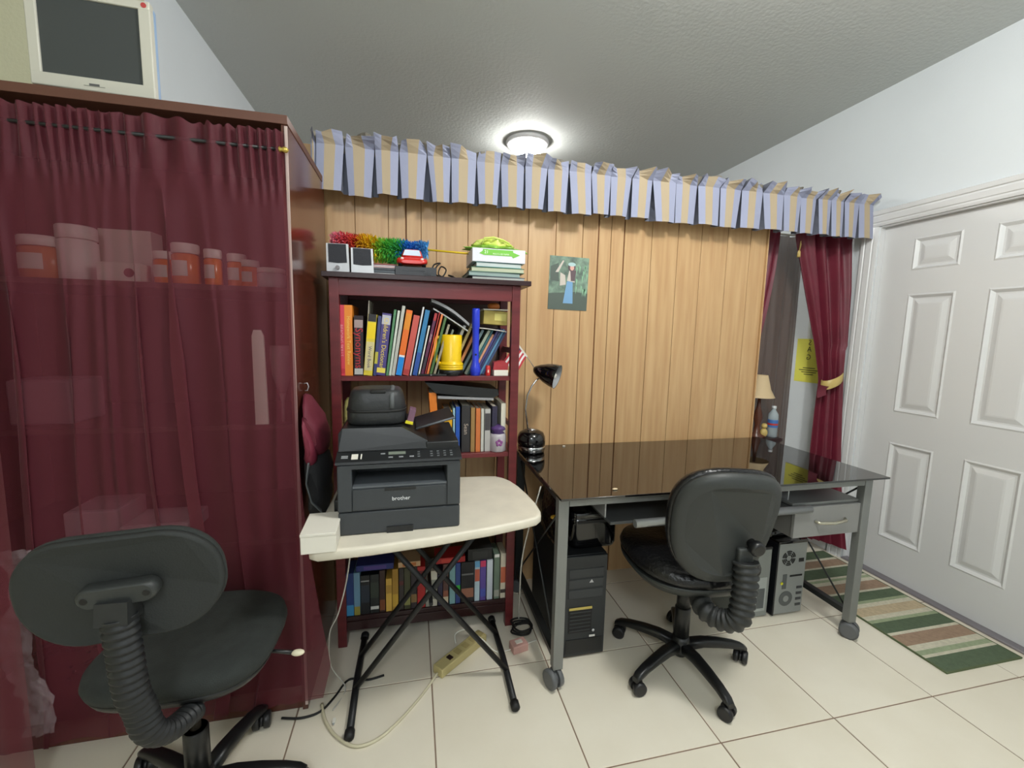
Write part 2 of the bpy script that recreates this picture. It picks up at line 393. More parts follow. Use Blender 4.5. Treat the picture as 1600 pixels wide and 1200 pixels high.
o = b.build('utensil', PLASTW, loc=(p.x, .462, 1.02+.16)); tag(o, 'white plastic utensil with a slotted top standing behind the curtain near the wardrobe edge', 'utensil')
b = B().tube([(0, 0, -.10), (0, 0, -.03), (.0, 0, .0)], [.006, .006, .012]).lathe([(.012, .0), (.03, .06), (.036, .12), (.035, .16)], n=16)
o = b.build('scoop', mat('clear_scoop', (200, 170, 175), .2, alpha=.6), loc=(at(443, 650, 1, .5).x, .50, 1.02+.10)); tag(o, 'translucent funnel-shaped scoop behind the curtain at the wardrobe edge', 'scoop')
# dim clutter on middle/low shelves
for (px, w_, h_, z, c, lab) in ((90, .16, .14, 1.02, (150, 120, 130), 'pale grey box dimly seen on the middle wardrobe shelf'),
                               (150, .15, .11, .62, (190, 170, 178), 'white bundle dimly seen on the lower wardrobe shelf'),
                               (245, .20, .05, .62, (200, 180, 185), 'flat white packet dimly seen on the lower wardrobe shelf')):
    p = at(px, 600, 1, .6); q = empty('carton', (p.x, .6, z), lab, 'box'); box1('carton_body', (0, 0, h_/2), (w_, .16, h_), flat(c), q, bev=.006); box1('carton_flap', (0, -.02, h_+.001), (w_*.9, .1, .002), flat(c, .4), q)

# monitor on the wardrobe
mo = empty('monitor', (-.942, .455, CH), 'silver flat computer monitor standing on top of the wardrobe', 'monitor', rotz=.02)
MB = mat('monitor_bezel', (205, 203, 190), .4)
fr = B(); W2, Z0, Z1 = .147, .022, .282
fr.rng((-W2, 0, Z0), (W2, .022, Z0+.035), bev=.003).rng((-W2, 0, Z1-.022), (W2, .022, Z1), bev=.003).rng((-W2, 0, Z0+.03), (-W2+.026, .022, Z1-.02), bev=.003).rng((W2-.030, 0, Z0+.03), (W2, .022, Z1-.02), bev=.003)
fr.build('bezel', MB, mo)
B().rng((-W2+.01, .006, Z0+.01), (W2-.01, .010, Z1-.01)).build('screen', mat('screen_glass', (70, 74, 74), .25), mo)
B().rng((-W2+.002, .02, Z0+.002), (W2-.002, .045, Z1-.002), bev=.008).build('back_housing', mat('back_blue', (150, 180, 215), .4), mo)
B().rng((-.03, .03, 0), (.03, .05, Z0+.04)).rng((-.09, .0, 0), (.09, .10, .012), bev=.004).build('stand', MB, mo)
B().cyl((W2-.014, -.001, Z1-.012), (W2-.014, .001, Z1-.012), .007).build('power_badge', flat((190, 70, 70)), mo)
B().rng((-.012, -.0008, Z0+.013), (.012, .0, Z0+.019)).build('logo', flat((90, 90, 90)), mo)
B().rng((-.025, -.0012, Z0+.012), (.025, .0, Z0+.013)).build('button_strip', flat((150, 150, 140)), mo)

# small hook + tote bag + dark bag hanging on wardrobe side
hk = empty('hanging_bags', (CX1, .50, 1.13), 'maroon and black cloth bag hanging from a hook on the wardrobe side', 'bag')
B().tube([(.001, 0, .02), (.012, 0, .022), (.016, 0, .01), (.012, 0, -.004), (.004, 0, -.004)], .002, 8).build('hook', SILV, hk)
def blobf(cx, cy, rx, ry, z0, z1, sd, k=14, n=26, prof=None):
    R = []
    for j in range(k+1):
        v = j/k; s_ = (math.sin(PI*min(.97, max(.03, v)))**.5) if prof is None else prof(v)
        R.append([(cx+rx*s_*math.cos(2*PI*i/n)*(1+.16*noise.noise(Vector((math.cos(2*PI*i/n)*2, math.sin(2*PI*i/n)*2, v*4+sd)))),
                   cy+ry*s_*math.sin(2*PI*i/n)*(1+.16*noise.noise(Vector((math.cos(2*PI*i/n)*2, math.sin(2*PI*i/n)*2, v*4+sd+9)))),
                   z0+(z1-z0)*v) for i in range(n)])
    return R
MRB = mat('maroon_cloth', (104, 30, 48), .7, bump=.2, bscale=30)
def lobe(outline, y0, y1, n_=8, sd=1):
    R_ = []
    cx = sum(p[0] for p in outline)/len(outline); cz = sum(p[1] for p in outline)/len(outline)
    for k in range(n_+1):
        t_ = k/n_; s_ = math.sin(PI*(.06+.88*t_))**.45; y = y0+(y1-y0)*t_
        R_.append([(max(.003, cx+(x-cx)*s_+.006*noise.noise(Vector((x*40, t_*5, z*40+sd)))), y+.012*noise.noise(Vector((x*30+sd, z*30, 1))), cz+(z-cz)*s_) for x, z in outline])
    return R_
po = [(.004, -.012), (.014, -.018), (.030, -.045), (.046, -.085), (.058, -.13), (.064, -.175), (.060, -.21), (.046, -.232), (.022, -.236), (.008, -.20), (.014, -.15), (.004, -.09)]
B().rings(lobe([(x*1.25, z) for x, z in po], -.11, .09), smooth=True).build('maroon_pouch', MRB, hk)
B().rings(lobe([(x*.7+.012, z*.75-.07) for x, z in po], -.125, -.06, sd=4)).build('pouch_fold', mat('maroon_cloth_dark', (120, 38, 58), .6), hk)
bo = [(.006, -.20), (.04, -.19), (.075, -.215), (.088, -.27), (.078, -.33), (.084, -.38), (.066, -.44), (.030, -.455), (.010, -.42), (.018, -.35), (.005, -.28)]
B().rings(lobe(bo, -.12, .09, sd=9)).build('black_pouch', mat('black_cloth', (24, 24, 27), .8, bump=.2, bscale=40), hk)
B().tube([(.035, -.120, -.225), (.030, -.135, -.29), (.045, -.14, -.35), (.070, -.13, -.385), (.074, -.12, -.43)], .010, 8, flatk=.3).build('grey_strap', mat('grey_strap', (92, 96, 98), .7), hk)

# ------------------------------------------------------------------ bookcase
BX0, BX1, BY0, BY1 = -.378, .378, .70, .985
bc = empty('bookcase', (0, (BY0+BY1)/2, 0), 'narrow dark red mahogany bookcase against the wood panelling', 'bookcase')
def bb(name, p0, p1, m=MAHOG, bev=.0015):
    return B().rng([p0[0], p0[1]-bc.location.y, p0[2]], [p1[0], p1[1]-bc.location.y, p1[2]], bev=bev).build(name, m, bc)
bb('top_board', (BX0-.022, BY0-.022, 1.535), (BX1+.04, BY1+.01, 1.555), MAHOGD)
bb('apron', (BX0+.035, BY0+.004, 1.47), (BX1-.035, BY0+.02, 1.535)); bb('apron', (BX0+.035, BY1-.02, 1.47), (BX1-.035, BY1-.004, 1.535))
for x in (BX0, BX1-.036):
    for y in (BY0, BY1-.034): bb('post', (x, y, 0), (x+.036, y+.034, 1.535))
for z in (1.155, .82, .48, .13):
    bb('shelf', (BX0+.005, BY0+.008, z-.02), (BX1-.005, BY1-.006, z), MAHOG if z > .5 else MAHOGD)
for x in (BX0+.012, BX1-.024):
    for z0, z1 in ((1.25, 1.275), (.92, .94)): bb('side_rail', (x, BY0+.034, z0), (x+.012, BY1-.034, z1))
bb('back_panel', (BX0+.036, BY1-.012, 1.155), (BX1-.036, BY1-.006, 1.535), mat('dark_back', (96, 78, 70), .7))
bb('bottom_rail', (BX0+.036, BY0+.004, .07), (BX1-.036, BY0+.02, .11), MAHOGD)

SPX = lambda u, v=583, Y=.725: at(u, v, 1, Y).x
def book(px, z, w, h, d, lean, col, label, band=None, bcol=None, title=None, tcol=None, tsize=None, cat='book', name='book', grp=None, Y=.722, pages=True, rough=.45, base_v=583, x=None):
    """standing book; px = photo x of its spine's lower right corner"""
    X = SPX(px, base_v, Y) if x is None else x
    if lean < 0: z_keep = z; z = z+w*math.sin(-lean)
    else: z_keep = z
    grp = grp or {1.1555: 'books on the top shelf', .8205: 'books on the second shelf', .1305: 'video cases on the bottom shelf'}.get(z_keep)
    t = empty(name, (X, Y, z), label, cat, rot=(0, lean, 0), group=grp)
    m = flat(col, rough)
    c = .0016
    if pages and w > .007:
        B().rng((-w, 0, 0), (0, c*1.4, h)).rng((-w, c*1.4, 0), (-w+c, d, h)).rng((-c, c*1.4, 0), (0, d, h)).build('cover', m, t)
        B().rng((-w+c, c*1.5, .003), (-c, d-.004, h-.003)).build('pages', PAGES, t)
    else: B().rng((-w, 0, 0), (0, d, h), bev=.0006, seg=1).build('cover', m, t)
    if band: 
        for q, (z0, z1, cc) in enumerate(band): B().rng((-w*.97, -.0005, z0*h), (-w*.03, .0, z1*h)).build('spine_band', flat(cc), t)
    if title: text('spine_title', title, tsize or w*.7, flat(tcol), t, (-w/2, -.0007, h*.5 if bcol is None else h*bcol), (PI/2, PI/2, 0), ext=.0002)
    return t
Z1 = 1.1555
R = math.radians
book(539.5, Z1, .025, .278, .21, R(.3), (214, 62, 80), 'pinkish red book at the left end of the top shelf', title='READING SKILLS', tcol=(240, 170, 175), tsize=.017, band=((.03, .10, (190, 40, 60)),))
book(551.5, Z1, .029, .278, .21, R(.3), (236, 140, 38), 'orange book beside the pink one at the left end of the top shelf', title='Homework Text Review', tcol=(255, 215, 110), tsize=.019)
book(567.5, Z1, .034, .238, .19, R(0.8), (38, 22, 26), 'black dictionary with a red vertical title on the top shelf', title='Synonyms', tcol=(190, 40, 50), tsize=.040, bcol=.46, band=((.80, .93, (170, 150, 145)), (.02, .12, (190, 190, 185))))
book(569.3, Z1, .002, .30, .20, R(4.4), (196, 190, 175), 'thin translucent sleeve standing behind the black dictionary', name='document_sleeve', cat='sleeve', Y=.724)
book(581.5, Z1, .033, .245, .20, R(5), (226, 204, 60), 'yellow book with a dark top beside the purple dictionary', band=((.88, 1, (40, 38, 42)), (.08, .55, (216, 205, 150)), (.6, .86, (245, 215, 20))), title='Word Book', tcol=(70, 60, 110), tsize=.018, bcol=.3)
book(588, Z1, .012, .24, .20, R(5.5), (58, 66, 118), 'slim navy book squeezed between the yellow book and the purple dictionary', band=((.2, .4, (200, 190, 70)),))
book(601.5, Z1, .035, .25, .20, R(6.5), (78, 66, 132), 'purple children\'s dictionary with yellow lettering on the top shelf', title="Children's Dictionary", tcol=(240, 215, 90), tsize=.025, bcol=.50, band=((.82, .97, (190, 190, 200)), (.04, .12, (240, 220, 90))))
book(606.5, Z1, .009, .268, .20, R(7.5), (86, 140, 98), 'thin green booklet right of the purple dictionary')
book(611, Z1, .009, .265, .20, R(8.2), (206, 214, 200), 'thin pale green-white booklet between the green booklet and the grey folder')
book(616.5, Z1, .012, .285, .20, R(9), (190, 190, 180), 'pale grey folder standing left of the thick orange book', name='folder', cat='folder')
book(627.5, Z1, .024, .268, .20, R(9.7), (232, 112, 30), 'thick orange book with a blue lower spine on the top shelf', band=((0, .28, (20, 140, 225)), (.28, .31, (235, 235, 235)), (.7, .95, (225, 140, 30))))
book(638.5, Z1, .024, .248, .20, R(10.6), (200, 86, 76), 'faded red book right of the orange book with the blue lower spine', band=((.02, .1, (180, 60, 60)),))
book(642.5, Z1, .006, .285, .20, R(10.8), (222, 224, 226), 'thin white booklet leaning between the faded red and the blue book')
book(651.5, Z1, .018, .272, .20, R(11.2), (42, 120, 170), 'bright blue book leaning on the top shelf', band=((0, .35, (40, 80, 160)),))
book(655.5, Z1, .006, .21, .20, R(11.8), (228, 226, 216), 'thin short white booklet right of the bright blue book')
book(661.5, Z1, .011, .262, .20, R(12.6), (92, 36, 70), 'plum coloured book with small pale lettering leaning on the top shelf', band=((.1, .3, (60, 50, 60)), (.88, 1, (170, 50, 50))), title='STORIES', tcol=(220, 190, 200), tsize=.009, bcol=.6)
book(664.5, Z1, .004, .268, .20, R(13), (180, 52, 52), 'very thin red booklet right of the plum book')
book(669, Z1, .008, .26, .20, R(13.6), (222, 122, 62), 'slim salmon-orange book leaning near the shelf middle')
book(674.5, Z1, .010, .25, .20, R(14.4), (70, 104, 54), 'dark green slim book left of the yellow lantern')
book(680, Z1, .009, .22, .20, R(16), (150, 140, 118), 'tan slim book just left of the yellow lantern')
book(686, Z1, .008, .20, .20, R(18), (112, 124, 112), 'grey-green slim book half behind the yellow lantern handle', Y=.74)
for k, (c, lab, h_) in enumerate((((196, 196, 190), 'white slim book leaning behind the yellow lantern, leftmost there', .225), ((168, 150, 96), 'mustard slim book leaning behind the yellow lantern', .235), ((186, 120, 70), 'rust coloured slim book leaning behind the yellow lantern', .23), ((94, 116, 122), 'slate grey book leaning behind the yellow lantern', .215), ((150, 160, 140), 'sage green book leaning behind the yellow lantern, rightmost there', .215))):
    book(697+k*8, Z1, .011, h_, .19, R(22+k*1.6), c, lab, Y=.765)
for k, (c, lab, h_) in enumerate((((60, 110, 112), 'teal book leaning steeply right beside the blue torch', .215), ((44, 96, 104), 'dark teal book second from the torch, leaning steeply right', .215), ((206, 150, 118), 'salmon beige book leaning steeply right of the blue torch', .195), ((70, 66, 124), 'indigo book leaning steeply at the right end of the top shelf', .22), ((52, 58, 100), 'dark navy book leaning steeply above the red tin', .225), ((90, 140, 176), 'light blue slim book leaning steeply, second from the right end', .222), ((58, 82, 122), 'steel blue book leaning steeply, rightmost on the top shelf', .215))):
    book(732+k*3.9, Z1, .0088, h_, .19, R(26.5+k*.3), c, lab, Y=.775)

# grey folders lying over the leaning books
def sheetf(x0, z0, x1, z1, y0, y1, sag, th, name, m, label, cat, pts=12):
    b = B(); R_ = []
    for i in range(pts+1):
        u = i/pts; x = x0+(x1-x0)*u; z = z0+(z1-z0)*u+sag*math.sin(PI*u)
        R_.append([(x, y0, z), (x, y1, z), (x, y1, z+th), (x, y0, z+th)])
    b.rings(R_, smooth=False); o = b.build(name, m); o2 = tag(o, label, cat); return o
p0, p1 = at(674, 470, 1, .74), at(733, 508, 1, .74)
sheetf(p0.x, p0.z-.004, p1.x, p1.z-.004, .735, .93, .012, .012, 'magazine', mat('magazine_grey', (150, 150, 152), .35), 'curved grey magazine lying over the leaning books, upper one', 'magazine')
p0, p1 = at(677, 481, 1, .74), at(731, 516, 1, .74)
sheetf(p0.x, p0.z-.006, p1.x, p1.z-.006, .737, .93, .002, .006, 'magazine', mat('magazine_pale', (176, 178, 176), .35), 'pale grey magazine under the curved grey one on the leaning books', 'magazine')
p0, p1 = at(735, 512, 1, .76), at(790, 519, 1, .76)
sheetf(p0.x, p0.z, p1.x, p1.z, .745, .93, .003, .003, 'paper_sheet', PAPER, 'white paper lying under the tan carton on the top shelf', 'paper')
p0 = at(772, 509, 1, .77)
q = empty('carton', (p0.x+.004, .83, p0.z+.004), 'yellow-tan cardboard carton at the right end of the top shelf', 'box', rot=(0, R(3), 0))
box1('carton_body', (0, 0, .03), (.105, .13, .058), mat('tan_card', (160, 142, 70), .7, c2=(186, 170, 92), vscale=12), q, bev=.002); box1('carton_label', (.02, -.0655, .034), (.05, .0008, .03), flat((206, 196, 110)), q)
q = empty('booklet', (p0.x+.006, .83, p0.z+.066), 'white booklet resting on the tan carton', 'book'); box1('cover', (0, 0, .004), (.11, .13, .002), PAPER, q); box1('pages', (0, 0, .0015), (.106, .126, .003), PAGES, q)
q = tag(B().rings([[(p0.x+.004+.028*s_*math.cos(a*PI/8), .81+.03*s_*math.sin(a*PI/8), p0.z+.073+zz) for a in range(16)] for s_, zz in ((.7, 0), (1, .008), (.95, .02), (.5, .027))]).build('toy_ball', flat((205, 120, 50))), 'small orange knick-knack on the booklet above the tan carton', 'ornament')

# yellow lantern, blue torch, red tin, red box
p = at(706, 583, 1, .708); YL = mat('yellow_plastic', (242, 200, 20), .3)
t = empty('lantern', (p.x, .752, Z1), 'yellow plastic lantern torch with handle and black base on the top shelf', 'lantern')
B().lathe([(.046, 0), (.052, .003), (.052, .022), (.05, .024)], n=28).build('base', BLK, t)
B().lathe([(.05, .024), (.052, .026), (.052, .031), (.049, .033), (.052, .035), (.052, .040), (.049, .042), (.052, .044), (.052, .050), (.044, .056), (.043, .06), (.046, .166), (.042, .171)], n=28).build('lantern_body', YL, t)
B().tube([(-.040, -.012, .159), (-.062, -.018, .158), (-.066, -.018, .149), (-.066, -.018, .072), (-.058, -.016, .056), (-.044, -.012, .046)], .0085, 8).build('handle', YL, t)
p = at(744, 583, 1, .70); BLU = mat('blue_plastic', (38, 60, 205), .3)
t = empty('torch', (p.x, .728, Z1), 'tall blue torch standing on its head on the top shelf', 'torch')
B().lathe([(.018, 0), (.021, .002), (.021, .035), (.019, .045), (.0145, .06), (.0145, .2), (.0165, .205), (.0165, .275), (.015, .282)], n=24).build('torch_body', BLU, t)
B().lathe([(.0215, .012), (.0222, .014), (.0222, .034), (.0215, .036)], n=24).build('head_ring', BLU, t); B().sphere((0, -.015, .09), .004).build('switch', BLK, t)
p = at(763, 582, 1, .71)
t = empty('tin', (p.x, .722, Z1), 'small red tin standing left of the red and white box', 'tin'); B().lathe([(.009, 0), (.0105, .002), (.0105, .038), (.009, .041)], n=18).build('tin_body', flat((205, 50, 48), .3), t); B().lathe([(.009, .041), (.009, .044)], n=18).build('lid', flat((190, 60, 50), .3), t); box1('tin_label', (0, -.0107, .02), (.006, .0006, .012), flat((235, 200, 180)), t)
p = at(783, 583, 1, .71)
t = empty('gift_box', (p.x, .737, Z1), 'small dark red box on a white carton at the right end of the top shelf', 'box')
box1('white_carton', (0, 0, .0125), (.062, .05, .025), PAPER, t, bev=.001); B().prism([(-.034, .025), (.03, .025), (.032, .05), (.01, .066), (-.03, .058)], -.022, .024, ax=1).build('red_box', mat('red_foil', (165, 50, 56), .35, bump=.3, bscale=50), t)
t = empty('black_strip', (at(685, 585, 1, .71).x, .712, Z1), 'flat black pen case lying before the books on the top shelf', 'case'); box1('case_body', (0, 0, .004), (.16, .014, .008), BLK, t, bev=.002); box1('zip_pull', (-.03, -.0075, .004), (.004, .002, .003), SILV, t)

# --- second shelf
Z2 = .8205
def b2(px, w, h, lean, col, label, **k): return book(px, Z2, w, h, .19, R(lean), col, label, base_v=702, Y=.73, **k)
b2(688, .030, .262, -4, (226, 126, 40), 'tall orange book leaning left behind the printer on the second shelf', band=((.1, .3, (240, 150, 70)),))
b2(706, .032, .185, 0, (240, 180, 30), 'yellow book with small black print on the second shelf', title='a', tcol=(60, 40, 20), tsize=.02, bcol=.72)
b2(710.5, .008, .195, 0, (150, 190, 205), 'thin pale blue booklet between the yellow and the blue book')
b2(718, .017, .20, 0, (30, 84, 178), 'blue book on the second shelf beside the dark glossy one')
b2(734, .036, .205, 0, (44, 42, 44), 'dark glossy book with silver title on the second shelf', title='Sean', tcol=(190, 175, 160), tsize=.026, bcol=.5)
b2(741.5, .017, .195, 0, (156, 122, 72), 'tan brown book on the second shelf left of the orange one')
b2(750, .019, .192, 0, (206, 116, 60), 'slim burnt orange book on the second shelf right of the tan one')
b2(755.5, .012, .19, 0, (198, 198, 188), 'slim pale grey book on the second shelf')
b2(765.5, .024, .188, 0, (182, 180, 176), 'white book with black marks left of the candle jar', band=((.5, .9, (70, 66, 70)),))
b2(776, .022, .2, 0, (46, 42, 66), 'dark indigo book behind the candle jar')
b2(789, .020, .212, 0, (226, 222, 205), 'cream book at the right end of the second shelf')
p0, p1 = at(672, 603, 1, .72), at(776, 622, 1, .72)
q = empty('binder', ((p0.x+p1.x)/2, .72, 1.058), 'black binder lying tilted on top of the second-shelf books', 'binder', rot=(0, R(2.5), 0))
B().prism([(-.165, .062), (.145, .044), (.150, .02), (.12, .004), (-.12, .018)], 0, .2, ax=1).build('cover', BLK, q)
B().rng((-.11, -.003, -.004), (.128, .19, .006)).build('pages', mat('grey_pages', (150, 150, 152), .5), q)
# candle jar with purple tulle
p = at(778, 701, 1, .73)
t = empty('candle_jar', (p.x, .742, Z2), 'frosted glass candle jar with purple net ribbon and flower picture', 'candle jar')
B().lathe([(.034, 0), (.038, .003), (.038, .065), (.034, .078), (.026, .082)], n=26).build('jar', mat('frosted_glass', (196, 190, 196), .15, alpha=.85), t)
TU = mat('purple_tulle', (96, 66, 128), .5, alpha=.8)
B().rings([[((.026+.012*z_*(1+.25*math.sin(7*a)))*math.cos(a), (.026+.012*z_*(1+.25*math.sin(7*a)))*math.sin(a), zz) for a in [2*PI*i/28 for i in range(28)]] for zz, z_ in ((.080, .5), (.088, -.2), (.098, .8), (.108, .3), (.116, -1.0))], smooth=True).build('ribbon', TU, t)
b = B()
for a in range(5):
    an = PI/2+2*PI*a/5; b.sphere((.010*math.cos(an), -.0372, .042+.010*math.sin(an)), .0075, 8, 6, (1, .25, 1))
b.build('flower_print', flat((140, 80, 140)), t)
t = empty('yellow_cloth_roll', (at(546, 650, 1, .78).x, .80, Z2), 'pale yellow rolled cloth at the left of the second shelf', 'cloth')
B().lathe([(.02, 0), (.026, .01), (.024, .10), (.028, .16), (.02, .22), (.01, .235)], n=18).build('roll', mat('pale_yellow_cloth', (190, 180, 110), .8, bump=.3), t); B().lathe([(.0275, .1), (.0275, .106)], cap=False).build('tie', flat((120, 90, 50)), t)

# --- video cassettes on the bottom shelf
Z4 = .1305
vhs = [(541, 553, (36, 62, 120), 'dark blue video case at the left end of the bottom shelf', ((0, .25, (60, 140, 190)),)),
 (553, 563, (110, 150, 176), 'light blue and grey video case second from the left on the bottom shelf', ((0, .2, (150, 140, 60)),)),
 (563.5, 578, (22, 24, 28), 'wide black video case left of the bottom shelf with a pale stripe', ((.84, .87, (170, 170, 170)), (.3, .75, (40, 48, 60)))),
 (578.5, 592.5, (30, 34, 34), 'black video case with a small white square near its foot', ((.1, .18, (205, 205, 200)), (.4, .8, (52, 60, 52)))),
 (593, 602, (58, 36, 30), 'dark brown video case left of the yellow ones on the bottom shelf', ((.05, .3, (120, 70, 40)),)),
 (603, 612.5, (214, 172, 76), 'bright yellow video case, shorter one of the two yellow cases', ((.55, .8, (180, 140, 60)),)),
 (613, 622.5, (170, 130, 50), 'mustard video case right of the bright yellow one', ((.1, .4, (200, 160, 60)),)),
 (623.5, 631, (52, 46, 44), 'dark grey-brown video case right of the mustard one', ((.6, .7, (90, 40, 40)),)),
 (631.5, 641.5, (64, 66, 40), 'olive black video case in the middle of the bottom shelf', ((.1, .3, (150, 150, 90)),)),
 (642, 651.5, (44, 36, 42), 'black video case left of the bright red one', ((.15, .35, (140, 110, 70)),)),
 (652, 664.5, (176, 34, 36), 'bright red video case in the middle of the bottom shelf', ((.6, .9, (110, 30, 36)),)),
 (665, 672.5, (150, 150, 140), 'grey and white video case right of the bright red one', ((.5, 1, (70, 70, 66)),)),
 (673, 683, (216, 212, 198), 'white rounded video case beside the leg crossing of the folding table', ((.2, .75, (150, 150, 140)),)),
 (684, 691.5, (40, 36, 64), 'dark violet video case right of the white rounded one', ()),
 (692, 700.5, (90, 60, 56), 'brown video case with a pale lower half on the bottom shelf', ((0, .2, (210, 195, 170)), (.2, .35, (150, 90, 70)))),
 (702, 711, (128, 172, 178), 'pale turquoise video case left of the wide black case with faces', ()),
 (711.5, 719, (52, 74, 140), 'royal blue video case with a green lower mark', ((.3, .45, (60, 180, 70)),)),
 (720, 740, (30, 30, 34), 'widest black case with a bronze picture on the bottom shelf', ((.12, .35, (150, 100, 80)), (.68, .72, (110, 110, 110)))),
 (741, 749, (170, 190, 200), 'white and pale blue video case with red lettering', ((.5, .8, (180, 90, 70)), (.85, 1, (100, 160, 200)))),
 (749.5, 758.5, (84, 66, 140), 'purple and pink video case on the right of the bottom shelf', ((.85, 1, (190, 50, 90)), (.1, .3, (70, 80, 160)))),
 (760, 769, (188, 196, 206), 'plain whitish blue video case fourth from the right end', ()),
 (771, 779.5, (104, 122, 106), 'grey green tall video case second from the right end', ((.93, 1, (210, 210, 205)), (.05, .2, (160, 160, 150)))),
 (781, 790, (208, 200, 180), 'cream video case with red lettering at the right end of the bottom shelf', ((.35, .7, (190, 100, 70)), (.12, .2, (60, 50, 50))))]
for u0, u1, c, lab, bands in vhs:
    xa, xb = SPX(u0, 945, .715), SPX(u1, 945, .715); h_ = .19
    if u0 == 603: h_ = .15
    if 664 < u0 < 692: h_ = .158 if u0 != 673 else .165
    if u0 > 770: h_ = .215
    if u0 in (563.5, 578.5): h_ = .175
    book(0, Z4, xb-xa-.0008, h_, .11, 0, c, lab, band=bands, x=xb, name='video_case', cat='video case', pages=False, Y=.716)
def lying(u0, u1, z, th, c, label, Y=.72, d=.11, tilt=0, bandc=None, name='video_case', cat='video case'):
    xa, xb = SPX(u0, 880, Y), SPX(u1, 880, Y); t = empty(name, ((xa+xb)/2, Y, z), label, cat, rot=(0, tilt, 0))
    t['group'] = 'cases lying on the video cases'; box1('case', (0, d/2, th/2), (xb-xa, d, th), flat(c), t, bev=.0015); box1('spine_label', (0, -.0004, th/2), ((xb-xa)*.6, .0008, th*.6), flat(bandc or c, .4), t)
lying(556, 615, Z4+.1915, .026, (40, 52, 120), 'dark blue video case lying flat on the upright cases at left', bandc=(80, 60, 140))
lying(622, 657, Z4+.1915, .024, (205, 170, 130), 'cream video case with orange letters lying flat on the upright cases', bandc=(190, 110, 50))
lying(680, 727, Z4+.1915, .026, (176, 36, 38), 'red video case lying flat on the upright cases', bandc=(200, 60, 50), d=.10)
lying(731, 769, Z4+.1915, .055, (26, 28, 30), 'black box lying on top of the video cases at right', bandc=(40, 42, 44), name='box', cat='box')

# --- on top of the bookcase
ZT = 1.5555
def speaker(u, knob, label, rz, h_):
    p = at(u, 425, 1, .72); t = empty('desktop_speaker', (p.x, .725, ZT), label, 'speaker', rotz=rz, group='desktop speakers on the bookcase')
    w2 = .042
    B().prism([(-w2, 0), (w2, 0), (w2*.92, h_), (-w2*1.0, h_)], 0, .008, ax=1).build('front_frame', mat('silver_frame', (214, 218, 222), .35), t)
    B().prism([(-w2*.93, 0.004), (w2*.93, 0.004), (w2*.85, h_-.004), (-w2*.93, h_-.004)], .008, .085, ax=1).build('housing', BLK, t)
    B().prism([(-w2*.80, h_*.36), (0, h_*.335), (w2*.80, h_*.36), (w2*.74, h_*.985), (-w2*.82, h_*.985)], -.002, .001, ax=1).build('grille', mat('dark_grille', (56, 58, 64), .8, bump=.4, bscale=500), t)
    if knob: B().cyl((0, 0, h_*.18), (0, -.010, h_*.18), .0075).build('volume_knob', CHROME, t)
speaker(528, True, 'silver and black desktop speaker with volume knob, left one on the bookcase', R(-4), .110)
speaker(566.5, False, 'silver and black desktop speaker without knob, right one on the bookcase', R(3), .098)
p = at(600, 425, 1, .76)
for k, (c, th, lab) in enumerate((((40, 42, 48), .006, 'dark disc case at the bottom of the small stack on the bookcase'), ((168, 170, 172), .005, 'silver disc case second from the bottom of the small stack'), ((52, 60, 66), .012, 'slate disc case in the middle of the small stack'), ((60, 64, 70), .008, 'charcoal disc case under the pale pink one'), ((196, 170, 170), .006, 'pale pink disc case near the top of the small stack'), ((205, 190, 195), .005, 'whitish disc case below the red flat case'), ((120, 56, 52), .006, 'dark red flat case on top of the small disc stack'))):
    zz = ZT+sum((.006, .005, .012, .008, .006, .005, .006)[:k])
    q = empty('disc_case', (p.x+(.0, .004, .0, .003, -.004, .006, .0)[k], .81, zz), lab, 'disc case', group='disc cases on the bookcase'); box1('case', (0, 0, th/2), (.10, .12, th-.0006), flat(c, .3), q, bev=.001); box1('case_spine', (0, -.0602, th/2), (.09, .0006, th*.5), flat(tuple(min(255, v+25) for v in c)), q)
q = empty('media_player', (at(650, 428, 1, .74).x, .83, ZT), 'flat black media player box under the red toy car on the bookcase', 'media player')
box1('housing', (0, 0, .021), (.165, .17, .042), mat('player_black', (44, 47, 52), .4), q, bev=.002); box1('front_slot', (-.01, -.086, .026), (.09, .001, .004), BLKG, q); box1('display', (.05, -.086, .014), (.03, .001, .008), BLKG, q)
# plain red toy car (no face)
q = empty('toy_car', (at(644, 408, 1, .75).x, .775, ZT+.0425), 'plain glossy red toy car sitting on the black media player', 'toy car')
RED = mat('toy_red', (212, 42, 34), .18, coat=.6)
Rr = []
for y_, wz, z0, z1 in ((-.045, .040, .010, .022), (-.040, .056, .008, .030), (-.02, .062, .006, .038), (.01, .062, .006, .044), (.05, .06, .006, .044), (.072, .05, .012, .036)):
    Rr.append([(wz*a, y_, (z0+z1)/2+(z1-z0)/2*c_) for a, c_ in [(math.copysign(abs(math.cos(g))**.6, math.cos(g)), math.copysign(abs(math.sin(g))**.6, math.sin(g))) for g in [2*PI*i/20 for i in range(20)]]])
B().rings(Rr).build('body', RED, q)
B().rings([[(.042*s_*a, .012+.032*s_*b_, z_) for a, b_ in superell(1, 1, 3, 20)] for s_, z_ in ((1.1, .036), (1, .05), (.85, .066), (.7, .07))]).build('cabin', RED, q)
B().prism([(-.036, .044), (.036, .044), (.028, .066), (-.028, .066)], -.022, -.012, ax=1).build('windscreen', flat((196, 214, 232), .2), q)
for x in (-.048, .048):
    B().cyl((x-.007, -.022, .012), (x+.007, -.022, .012), .012).build('wheel', BLKR, q); B().cyl((x-.007, .045, .012), (x+.007, .045, .012), .012).build('wheel', BLKR, q)
    B().sphere((x*.82, -.041, .028), .007, 10, 6, (1, .4, .8)).build('headlight', flat((232, 200, 195), .2), q)
